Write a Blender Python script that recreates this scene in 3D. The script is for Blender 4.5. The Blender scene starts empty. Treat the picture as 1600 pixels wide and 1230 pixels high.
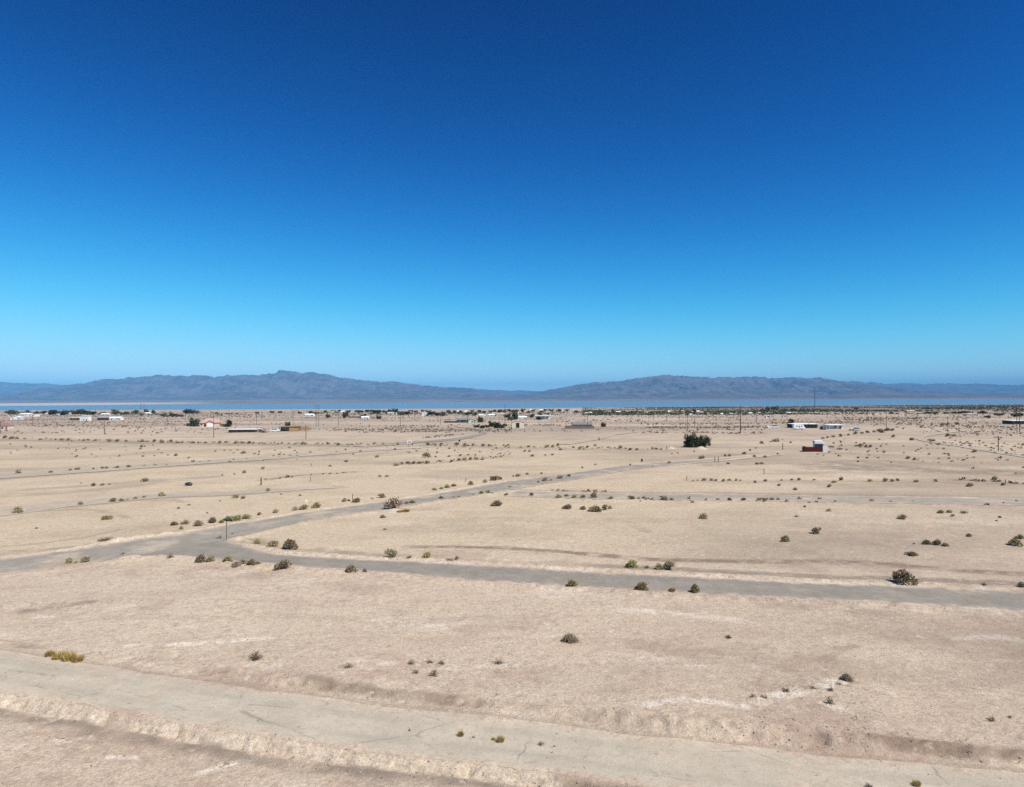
import bpy, math, random
import numpy as np
from mathutils import Vector, Matrix

R = math.radians
random.seed(7)
rng = np.random.default_rng(11)
scene = bpy.context.scene
COL = scene.collection

# ------------------------------------------------------------------ camera
FPX = 1100.0                      # focal length in pixels of the 1600 px wide photograph
PITCH, ROLL, CZ = 6 / 1100.0, 0.0044, 18.0
Fv = np.array([0, math.cos(PITCH), math.sin(PITCH)])
Rv = np.array([math.cos(ROLL), 0, -math.sin(ROLL)])
Uv = np.cross(Rv, Fv)
cam_d = bpy.data.cameras.new('camera')
cam_d.sensor_width = 36.0
cam_d.lens = 36.0 * FPX / 1600.0
cam_d.clip_start, cam_d.clip_end = 0.5, 200000.0
cam = bpy.data.objects.new('camera', cam_d)
COL.objects.link(cam)
Rm = Rv / np.linalg.norm(Rv)
cam.matrix_world = Matrix(((Rm[0], Uv[0], -Fv[0], 0), (Rm[1], Uv[1], -Fv[1], 0),
                           (Rm[2], Uv[2], -Fv[2], CZ), (0, 0, 0, 1)))
scene.camera = cam

# ------------------------------------------------------------------ sky, sun, exposure
SUN_EL, SUN_AZ = R(52), R(128)    # azimuth clockwise from +Y: the sun stands to the right and behind
world = bpy.data.worlds.new('World')
scene.world = world
world.use_nodes = True
wn = world.node_tree
wn.nodes.clear()
sky = wn.nodes.new('ShaderNodeTexSky')
sky.sky_type = 'NISHITA'
sky.sun_disc = False
sky.sun_elevation = SUN_EL
sky.sun_rotation = SUN_AZ
sky.altitude = 3000
sky.air_density = 1.0
sky.dust_density = 0.0
sky.ozone_density = 2.0
# deep, saturated blue: one response per channel (gain, power, shoulder), the same over the whole sky
SKY_CURVE = ((0.0028, 3.3, 0.56), (0.0158, 2.58, 0.78), (0.0150, 2.64, 0.90))
bg = wn.nodes.new('ShaderNodeBackground'); bg.inputs['Strength'].default_value = 1.0
wo = wn.nodes.new('ShaderNodeOutputWorld')
sep = wn.nodes.new('ShaderNodeSeparateColor'); com = wn.nodes.new('ShaderNodeCombineColor')
wn.links.new(sky.outputs[0], sep.inputs[0])
for i_, ch_ in enumerate(('Red', 'Green', 'Blue')):
    prev_ = sep.outputs[ch_]
    gain_, pow_, cap_ = SKY_CURVE[i_]
    for op_, val_ in (('POWER', pow_), ('MULTIPLY', gain_)):
        n_ = wn.nodes.new('ShaderNodeMath'); n_.operation = op_; n_.inputs[1].default_value = val_
        wn.links.new(prev_, n_.inputs[0]); prev_ = n_.outputs[0]
    d_ = wn.nodes.new('ShaderNodeMath'); d_.operation = 'MULTIPLY_ADD'; d_.inputs[1].default_value = 1 / cap_; d_.inputs[2].default_value = 1.0
    q_ = wn.nodes.new('ShaderNodeMath'); q_.operation = 'DIVIDE'
    wn.links.new(prev_, d_.inputs[0]); wn.links.new(prev_, q_.inputs[0]); wn.links.new(d_.outputs[0], q_.inputs[1]); prev_ = q_.outputs[0]
    wn.links.new(prev_, com.inputs[ch_])
wn.links.new(com.outputs[0], bg.inputs['Color'])
wn.links.new(bg.outputs[0], wo.inputs['Surface'])

sun_d = bpy.data.lights.new('sun', 'SUN')
sun_d.energy = 4.0
sun_d.angle = R(0.53)
sun_d.color = (1.0, 0.955, 0.88)
sun = bpy.data.objects.new('sun', sun_d)
COL.objects.link(sun)
to_sun = Vector((math.sin(SUN_AZ) * math.cos(SUN_EL), math.cos(SUN_AZ) * math.cos(SUN_EL), math.sin(SUN_EL)))
sun.rotation_euler = to_sun.to_track_quat('Z', 'Y').to_euler()

scene.view_settings.view_transform = 'Standard'
scene.view_settings.look = 'None'
scene.view_settings.exposure = 0.6
scene.view_settings.gamma = 1.0
scene.view_settings.use_curve_mapping = False
scene.cycles.use_denoising = False
scene.cycles.max_bounces = 5
scene.cycles.diffuse_bounces = 2
scene.cycles.volume_bounces = 0

# ------------------------------------------------------------------ helpers: noise, projection
def _hash(ix, iy, seed):
    h = (ix.astype(np.int64) * 374761393 + iy.astype(np.int64) * 668265263 + seed * 1442695041) & 0x7fffffff
    h = ((h ^ (h >> 13)) * 1274126177) & 0x7fffffff
    h = (h ^ (h >> 16)) & 0xffff
    return h / 65535.0

def vnoise(x, y, seed=0):
    x = np.asarray(x, float); y = np.asarray(y, float)
    ix, iy = np.floor(x), np.floor(y)
    fx, fy = x - ix, y - iy
    u, v = fx * fx * fx * (fx * (fx * 6 - 15) + 10), fy * fy * fy * (fy * (fy * 6 - 15) + 10)
    a, b = _hash(ix, iy, seed), _hash(ix + 1, iy, seed)
    c, d = _hash(ix, iy + 1, seed), _hash(ix + 1, iy + 1, seed)
    return (a + (b - a) * u) * (1 - v) + (c + (d - c) * u) * v

def fbm(x, y, octaves=4, seed=0, gain=0.5):
    s, a, t = 0.0, 1.0, 0.0
    for o in range(octaves):
        s = s + a * (vnoise(x * 2 ** o + 13.7 * o, y * 2 ** o - 7.1 * o, seed + o) * 2 - 1)
        t += a; a *= gain
    return s / t

def sstep(a, b, x):
    t = np.clip((x - a) / (b - a), 0, 1)
    return t * t * (3 - 2 * t)

LAKE_Z = -45.0
def shore(x):
    return np.interp(x, [-9000, -2450, 0, 3476, 9000], [3900, 3950, 3950, 4780, 5200])

def base(x, y):
    t = np.clip((y - 250) / (shore(x) - 250), 0, 1.2)
    return -44.0 * t ** 1.15

def at(px, py):
    """ground point under a pixel of the 1600 x 1230 photograph (x, y)"""
    D = Fv * FPX + Rv * (px - 800) + Uv * (615 - py)
    z = 0.0
    for _ in range(60):
        k = (z - CZ) / D[2]
        P = np.array([0, 0, CZ]) + k * D
        z = 0.5 * z + 0.5 * float(base(P[0], P[1]))
    return float(P[0]), float(P[1])

def smooth_line(pts, step):
    """Catmull-Rom through world points, resampled"""
    p = np.array(pts, float)
    p = np.vstack([2 * p[0] - p[1], p, 2 * p[-1] - p[-2]])
    out = []
    for i in range(1, len(p) - 2):
        n = max(2, int(np.linalg.norm(p[i + 1] - p[i]) / step))
        t = np.linspace(0, 1, n, endpoint=False)[:, None]
        out.append(0.5 * (2 * p[i] + (p[i + 1] - p[i - 1]) * t + (2 * p[i - 1] - 5 * p[i] + 4 * p[i + 1] - p[i + 2]) * t ** 2
                          + (3 * p[i] - p[i - 1] - 3 * p[i + 1] + p[i + 2]) * t ** 3))
    out.append(p[-2][None])
    return np.vstack(out)

def line_dist(X, Y, pts, lim):
    """distance to a polyline, sign (+ on its right hand side), index fraction along"""
    best = np.full(X.shape, 1e9); sg = np.zeros(X.shape); al = np.zeros(X.shape)
    mn, mx = pts.min(0) - lim, pts.max(0) + lim
    m = (X > mn[0]) & (X < mx[0]) & (Y > mn[1]) & (Y < mx[1])
    x, y = X[m], Y[m]
    b = np.full(x.shape, 1e9); s = np.zeros(x.shape); l = np.zeros(x.shape)
    for i in range(len(pts) - 1):
        a, c = pts[i], pts[i + 1]
        d = c - a; L2 = d @ d
        if L2 < 1e-9: continue
        t = np.clip(((x - a[0]) * d[0] + (y - a[1]) * d[1]) / L2, 0, 1)
        ex, ey = x - a[0] - t * d[0], y - a[1] - t * d[1]
        q = ex * ex + ey * ey
        k = q < b
        b = np.where(k, q, b)
        s = np.where(k, np.sign(ex * d[1] - ey * d[0]), s)
        l = np.where(k, i + t, l)
    best[m] = np.sqrt(b); sg[m] = s; al[m] = l
    return best, sg, al

# ------------------------------------------------------------------ helpers: materials
MATS = {}
def new_mat(name, rough=0.9, spec=0.2):
    m = bpy.data.materials.new(name)
    m.use_nodes = True
    nt = m.node_tree
    b = nt.nodes['Principled BSDF']
    b.inputs['Roughness'].default_value = rough
    b.inputs['Specular IOR Level'].default_value = spec
    MATS[name] = m
    return m, nt, b

def node(nt, kind, **kw):
    n = nt.nodes.new(kind)
    for k, v in kw.items():
        if k in n.inputs: n.inputs[k].default_value = v
        else: setattr(n, k, v)
    return n

def mixc(nt, fac, a, b, blend='MIX'):
    n = nt.nodes.new('ShaderNodeMix'); n.data_type = 'RGBA'; n.blend_type = blend
    for sock, v in (('Factor', fac), ('A', a), ('B', b)):
        if isinstance(v, (int, float)): n.inputs[sock].default_value = v
        elif isinstance(v, tuple): n.inputs[sock].default_value = (*v, 1) if len(v) == 3 else v
        else: nt.links.new(v, n.inputs[sock])
    return n.outputs['Result']

def ramp(nt, src, lo, hi, a=0.0, b=1.0):
    n = nt.nodes.new('ShaderNodeMapRange')
    n.interpolation_type = 'SMOOTHSTEP'
    nt.links.new(src, n.inputs['Value'])
    n.inputs['From Min'].default_value = lo; n.inputs['From Max'].default_value = hi
    n.inputs['To Min'].default_value = a; n.inputs['To Max'].default_value = b
    return n.outputs['Result']

def math_(nt, op, a, b=0.0):
    n = nt.nodes.new('ShaderNodeMath'); n.operation = op
    for i, v in enumerate((a, b)):
        if isinstance(v, (int, float)): n.inputs[i].default_value = v
        else: nt.links.new(v, n.inputs[i])
    return n.outputs[0]

def noise(nt, scale, detail=4, rough=0.55, vec=None, stretch=None):
    n = nt.nodes.new('ShaderNodeTexNoise')
    n.inputs['Scale'].default_value = scale; n.inputs['Detail'].default_value = detail
    n.inputs['Roughness'].default_value = rough
    if vec is None:
        tc = nt.nodes.new('ShaderNodeTexCoord'); vec = tc.outputs['Object']
    if stretch:
        mp = nt.nodes.new('ShaderNodeMapping'); mp.inputs['Scale'].default_value = stretch
        nt.links.new(vec, mp.inputs['Vector']); vec = mp.outputs[0]
    nt.links.new(vec, n.inputs['Vector'])
    return n.outputs['Fac']

def plain(name, col, rough=0.85, var=0.18, scale=1.2, spec=0.2, dirt=None):
    """painted or raw surface with uneven wear"""
    if name in MATS: return MATS[name]
    m, nt, b = new_mat(name, rough, spec)
    f = ramp(nt, noise(nt, scale, 5, 0.6), 0.3, 0.7)
    lo = tuple(c * (1 - var) for c in col)
    c = mixc(nt, f, lo, tuple(min(1, k * (1 + var * 0.5)) for k in col))
    if dirt:
        c = mixc(nt, ramp(nt, noise(nt, scale * 3, 4, 0.7), 0.52, 0.75), c, dirt)
    nt.links.new(c, b.inputs['Base Color'])
    return m

def leafy(name, a, b_, c_=None, rough=0.8):
    """foliage: every leaf clump its own tone, every plant its own shift"""
    m, nt, b = new_mat(name, rough, 0.1)
    g = nt.nodes.new('ShaderNodeNewGeometry')
    o = nt.nodes.new('ShaderNodeObjectInfo')
    c = mixc(nt, g.outputs['Random Per Island'], a, b_)
    if c_:
        c = mixc(nt, ramp(nt, g.outputs['Random Per Island'], 0.75, 0.95), c, c_)
    h = nt.nodes.new('ShaderNodeHueSaturation')
    nt.links.new(c, h.inputs['Color'])
    nt.links.new(ramp(nt, o.outputs['Random'], 0, 1, 0.82, 1.42), h.inputs['Value'])
    nt.links.new(ramp(nt, o.outputs['Random'], 0, 1, 0.475, 0.515), h.inputs['Hue'])
    nt.links.new(h.outputs[0], b.inputs['Base Color'])
    return m

# ------------------------------------------------------------------ helpers: meshes and objects
def link(name, data, mat=None, parent=None):
    o = bpy.data.objects.new(name, data)
    COL.objects.link(o)
    if mat is not None and not data.materials: data.materials.append(mat)
    if parent is not None: o.parent = parent
    return o

def np_mesh(name, verts, faces, smooth=False):
    """fast mesh from arrays; faces is (n, 3) or (n, 4)"""
    verts = np.asarray(verts, np.float32); faces = np.asarray(faces, np.int32)
    me = bpy.data.meshes.new(name)
    k = faces.shape[1]
    me.vertices.add(len(verts)); me.vertices.foreach_set('co', verts.ravel())
    me.loops.add(faces.size); me.loops.foreach_set('vertex_index', faces.ravel())
    me.polygons.add(len(faces))
    me.polygons.foreach_set('loop_start', np.arange(0, faces.size, k, dtype=np.int32))
    try: me.polygons.foreach_set('loop_total', np.full(len(faces), k, dtype=np.int32))
    except Exception: pass
    if smooth: me.polygons.foreach_set('use_smooth', np.ones(len(faces), bool))
    me.update(calc_edges=True)
    return me

class MB:
    def __init__(s): s.v, s.f = [], []
    def add(s, vs, fs):
        n = len(s.v); s.v += [tuple(v) for v in vs]; s.f += [tuple(i + n for i in f) for f in fs]; return s
    def box(s, x0, x1, y0, y1, z0, z1):
        return s.add([(x0, y0, z0), (x1, y0, z0), (x1, y1, z0), (x0, y1, z0), (x0, y0, z1), (x1, y0, z1), (x1, y1, z1), (x0, y1, z1)],
                     [(0, 3, 2, 1), (4, 5, 6, 7), (0, 1, 5, 4), (1, 2, 6, 5), (2, 3, 7, 6), (3, 0, 4, 7)])
    def tube(s, p, q, r0, r1=None, n=6):
        r1 = r0 if r1 is None else r1
        p, q = Vector(p), Vector(q)
        d = (q - p).normalized()
        a = d.orthogonal().normalized(); b = d.cross(a)
        vs = [p + (a * math.cos(2 * math.pi * i / n) + b * math.sin(2 * math.pi * i / n)) * r0 for i in range(n)]
        vs += [q + (a * math.cos(2 * math.pi * i / n) + b * math.sin(2 * math.pi * i / n)) * r1 for i in range(n)]
        return s.add(vs, [(i, (i + 1) % n, n + (i + 1) % n, n + i) for i in range(n)] + [tuple(range(n - 1, -1, -1)), tuple(range(n, 2 * n))])
    def extrude_y(s, prof, y0, y1):
        """closed (x, z) outline pushed along y"""
        n = len(prof)
        vs = [(x, y0, z) for x, z in prof] + [(x, y1, z) for x, z in prof]
        return s.add(vs, [(i, (i + 1) % n, n + (i + 1) % n, n + i) for i in range(n)] + [tuple(range(n - 1, -1, -1)), tuple(range(n, 2 * n))])
    def mesh(s, name):
        me = bpy.data.meshes.new(name); me.from_pydata(s.v, [], s.f); me.update(); return me
    def build(s, name, mat, parent=None):
        return link(name, s.mesh(name), mat, parent)

def tag(o, label=None, cat=None, group=None, kind=None):
    if label: o['label'] = label
    if cat: o['category'] = cat
    if group: o['group'] = group
    if kind: o['kind'] = kind
    return o

def empty(name, loc, rz=0.0, s=1.0):
    o = bpy.data.objects.new(name, None)
    COL.objects.link(o)
    o.location = loc; o.rotation_euler = (0, 0, rz)
    o.scale = (s, s, s) if isinstance(s, (int, float)) else s
    o.empty_display_size = 0.3
    return o

_ONES = ['', 'first', 'second', 'third', 'fourth', 'fifth', 'sixth', 'seventh', 'eighth', 'ninth', 'tenth', 'eleventh', 'twelfth',
         'thirteenth', 'fourteenth', 'fifteenth', 'sixteenth', 'seventeenth', 'eighteenth', 'nineteenth', 'twentieth']
def ordw(n):
    if n <= 20: return _ONES[n]
    tens = {2: 'twenty', 3: 'thirty', 4: 'forty'}[n // 10]
    return {2: 'twentieth', 3: 'thirtieth', 4: 'fortieth'}[n // 10] if n % 10 == 0 else tens + '-' + _ONES[n % 10]

# ------------------------------------------------------------------ road lines (px, upper edge, lower edge)
ROADS = {
    'A': [(0, 1024, 1086), (200, 1053, 1115), (400, 1079, 1146), (600, 1103, 1171), (800, 1124, 1196), (1000, 1150, 1226), (1200, 1172, 1252), (1400, 1190, 1276), (1600, 1207, 1300)],
    'B': [(235, 838, 867), (300, 836, 873), (350, 848, 878), (395, 860, 881), (440, 867, 882), (600, 876, 896), (800, 887, 911), (1000, 898, 922), (1200, 909, 933), (1400, 918, 945), (1600, 926, 956)],
    'C': [(0, 873, 895), (100, 859, 884), (200, 845, 869), (300, 830, 853), (400, 812, 830), (500, 797, 811), (600, 784, 796), (700, 768, 779), (800, 751, 764), (900, 738, 748), (1000, 726, 733), (1100, 717, 723), (1210, 709, 713)],
    'D': [(800, 765, 775), (900, 770, 779), (1000, 771, 780), (1200, 774, 784), (1400, 777, 788), (1600, 780, 792)],
    'E': [(0, 740, 748), (200, 727, 734), (400, 714, 719), (540, 704, 708), (660, 697, 700)],
    'F': [(0, 796, 806), (110, 783, 792), (260, 772, 778), (400, 766, 771), (520, 760, 763)],
    'G': [(560, 697.5, 699.5), (640, 690, 693.5), (700, 685.5, 689), (740, 680, 683.5), (757, 674, 678), (740, 669, 671.5), (715, 665, 667)],
    'H': [(1600, 710, 716), (1540, 700, 705), (1480, 692, 696), (1440, 685, 689), (1452, 679, 682), (1500, 673, 675)],
    'I': [(880, 693, 697), (930, 684, 688), (960, 678, 681), (990, 675, 677)],
}
LINES = {}
for k, rows in ROADS.items():
    up = np.array([at(p, a) for p, a, b in rows]); lo = np.array([at(p, b) for p, a, b in rows])
    if k in 'ABCDEFH':      # run on past the frame
        ends = {'A': 'LR', 'B': 'R', 'C': 'L', 'D': 'R', 'E': 'L', 'F': 'L', 'H': 'L'}[k]
        if 'L' in ends:
            du, dl = up[0] - up[1], lo[0] - lo[1]
            d = (du + dl) / 2; d = d / np.linalg.norm(d)
            up = np.vstack([up[0] + d * 60, up[0] + d * 25, up]); lo = np.vstack([lo[0] + d * 60, lo[0] + d * 25, lo])
        if 'R' in ends:
            d = (up[-1] - up[-2] + lo[-1] - lo[-2]) / 2; d = d / np.linalg.norm(d)
            up = np.vstack([up, up[-1] + d * 25, up[-1] + d * 60]); lo = np.vstack([lo, lo[-1] + d * 25, lo[-1] + d * 60])
    n = 400 if k in 'ABC' else 160
    def resamp(P):
        q = smooth_line(P, 0.4); s = np.r_[0, np.cumsum(np.linalg.norm(np.diff(q, axis=0), axis=1))]
        return q, s
    # keep both edges in step: resample per span
    span = max(4, n // (len(up) - 1))
    def by_span(P):
        p = np.vstack([2 * P[0] - P[1], P, 2 * P[-1] - P[-2]]); out = []
        for i in range(1, len(p) - 2):
            t = np.linspace(0, 1, span, endpoint=False)[:, None]
            out.append(0.5 * (2 * p[i] + (p[i + 1] - p[i - 1]) * t + (2 * p[i - 1] - 5 * p[i] + 4 * p[i + 1] - p[i + 2]) * t ** 2
                              + (3 * p[i] - p[i - 1] - 3 * p[i + 1] + p[i + 2]) * t ** 3))
        out.append(p[-2][None]); return np.vstack(out)
    U, L = by_span(up), by_span(lo)
    cen = (U + L) / 2
    tg = np.gradient(cen, axis=0); tg /= np.linalg.norm(tg, axis=1)[:, None]
    nrm = np.stack([-tg[:, 1], tg[:, 0]], 1)
    hw = np.abs(((U - L) * nrm).sum(1)) / 2
    hw = np.convolve(np.pad(hw, 20, mode='edge'), np.ones(41) / 41, 'valid')
    LINES[k] = (cen, nrm, hw)

# ------------------------------------------------------------------ ground sheet
def graded():
    ys = [-3000, -2000, -1200, -700, -400, -220, -120, -60, -30, -12, 0, 8, 14, 18, 21]
    y = 22.0
    while y < 4200:
        ys.append(y); y += min(45.0, max(0.13, y * y / 16500.0))
    while y < 46000:
        ys.append(y); y *= 1.12
    ys.append(46000)
    xs = list(np.arange(0, 42, 0.15)); x, d = 42.0, 0.15
    while x < 42000:
        xs.append(x); d *= 1.03; x += d
    xs.append(42000)
    xs = np.array(xs)
    return np.r_[-xs[:0:-1], xs], np.array(ys)
GX, GY = graded()
X, Y = np.meshgrid(GX, GY)
Z = base(X, Y)
near = 1 - sstep(400, 1500, np.hypot(X, Y))
Z = Z + near * (0.45 * fbm(X / 45, Y / 45, 3, 5) + 0.10 * fbm(X / 9, Y / 9, 3, 21))
rough = 1 - sstep(90, 240, np.hypot(X, Y))
fine = 0.035 * fbm(X / 1.6, Y / 1.6, 3, 31) + 0.05 * np.maximum(0, fbm(X / 4.2, Y / 4.2, 3, 77) - 0.15)
flat = np.zeros_like(X)
grey = np.zeros_like(X); pale = np.zeros_like(X); brown = np.zeros_like(X); ochre = np.zeros_like(X)
edge_n = fbm(X / 2.2, Y / 2.2, 3, 41)
edge_n2 = fbm(X / 0.8, Y / 0.8, 2, 43)
long_n = fbm(X / 14, Y / 14, 3, 47)
BANK = np.zeros_like(X)
BERM = np.zeros_like(X); INROAD = np.zeros_like(X)
for k, (cen, nrm, hw) in LINES.items():
    pts = cen[::3] if k in 'ABC' else cen[::6]
    h3 = hw[::3] if k in 'ABC' else hw[::6]
    lim = 40 if k == 'A' else 14
    d, sg, al = line_dist(X, Y, pts, lim)
    m = d < lim
    w = np.interp(al, np.arange(len(h3)), h3)
    # in each line the right hand side (sg > 0) is the camera's side
    e = d - w
    INROAD = np.maximum(INROAD, np.where(m, 1 - sstep(-0.6, 0.2, e), 0))
    flat = np.maximum(flat, np.where(m, 1 - sstep(0.1, 1.2, e), 0))
    if k == 'A':
        s = d * sg
        jn = 0.35 * edge_n + 0.12 * edge_n2
        # camera side: the roadbed ends in a low scarp, the field below it lies 0.75 m deeper
        drop = sstep(w + 0.15 + jn * 0.6, w + 1.0 + jn * 0.7, s)
        drop_d = np.clip(0.36 + 0.16 * long_n, 0.12, 0.6) * (1 - 0.7 * sstep(25, 60, np.abs(X + 5)))
        Z = Z - np.where(m, drop * drop_d, 0) * (1 - sstep(18, 38, d))
        bank = np.where(m, sstep(w + 0.0, w + 0.5, s) * (1 - sstep(w + 0.8, w + 1.3, s)), 0)
        # far side: an eroded bank rises to the next field
        jn2 = 0.5 * edge_n + 0.2 * edge_n2
        amt = np.clip(0.22 + 0.26 * long_n + 0.18 * sstep(-20, 22, X), 0.04, 0.55) * sstep(-26, -12, X)
        rise = sstep(w + 0.8 + jn2, w + 1.7 + jn2 * 1.2, -s)
        Z = Z + np.where(m, rise * amt * (1 - sstep(5, 16, d)), 0)
        bank2 = np.where(m, sstep(w + 0.8, w + 1.2, -s) * (1 - sstep(w + 1.6, w + 2.2, -s)), 0)
        rill = np.abs(fbm(X / 0.45, Y / 1.3, 3, 53))
        Z = Z - (bank * 0.16 + bank2 * 0.22 * amt) * rill
        BANK = np.maximum(BANK, np.maximum(bank, bank2))
        pale = np.maximum(pale, bank * np.clip(0.12 + 0.5 * edge_n + 0.3 * long_n, 0, 0.4))
        ochre = np.maximum(ochre, bank * np.clip(0.1 + 0.8 * edge_n, 0, 0.35))
        brown = np.maximum(brown, bank2 * np.clip(0.10 + 0.6 * edge_n + 0.6 * sstep(-13, -11, X) * (1 - sstep(-4, -2, X)) + 0.75 * sstep(17, 20, X), 0, 0.95))
        brown = np.maximum(brown, bank * sstep(1.5, 3.5, X + 1.5 * edge_n) * (1 - sstep(8, 11, X)))
        foot = np.where(m, sstep(w + 0.9, w + 1.3, s + 0.3 * edge_n) * (1 - sstep(w + 1.7, w + 2.7, s + 0.8 * edge_n)), 0)
        grey = np.maximum(grey, foot * np.clip(0.75 + edge_n, 0, 1))
        shoulder = np.where(m, (1 - sstep(0.2, 1.1 + 0.8 * edge_n, e)) * (sg < 0), 0)
        grey = np.maximum(grey, shoulder * 0.45)
    elif k in 'BCD':
        berm = np.where(m, sstep(0.2, 0.9, e) * (1 - sstep(1.3, 2.4, e)), 0)
        BERM = BERM + berm * (0.10 + 0.16 * np.maximum(0, edge_n) + 0.06 * edge_n2) * (1 - sstep(120, 200, Y))
        BANK = np.maximum(BANK, berm * 0.7)
        pale = np.maximum(pale, np.where(m, (1 - sstep(0.4, 1.6, e + 0.9 * edge_n)), 0) * np.clip(0.3 + 0.8 * edge_n, 0, 0.6))
        far = np.where(m, sstep(1.6, 2.2, e + 0.4 * edge_n) * (1 - sstep(3.2, 4.4, e + 0.8 * edge_n)), 0)
        if k == 'B':
            grey = np.maximum(grey, far * (sg < 0) * np.clip(0.8 + 0.8 * long_n, 0, 1) * sstep(-4, 14, X))
            grey = np.maximum(grey, far * (sg > 0) * np.clip(0.4 + edge_n, 0, 0.7) * sstep(10, 30, X))
            brown = np.maximum(brown, far * (sg < 0) * np.clip(edge_n + 0.1, 0, 0.6) * (1 - sstep(-14, 2, X)))
        if k == 'D':
            brown = np.maximum(brown, berm * (sg < 0) * 0.5)
    else:
        grey = np.maximum(grey, np.where(m, 1 - sstep(0.0, 2.5, e + edge_n), 0) * 0.4)
for arr_ in (BERM, BANK, pale, brown, ochre): arr_ *= 1 - INROAD
crag = fbm(X / 0.55, Y / 0.55, 3, 57)
Z = Z + BERM + fine * rough * (1 - flat) + (0.05 * edge_n2 + 0.13 * crag) * BANK * rough

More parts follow.
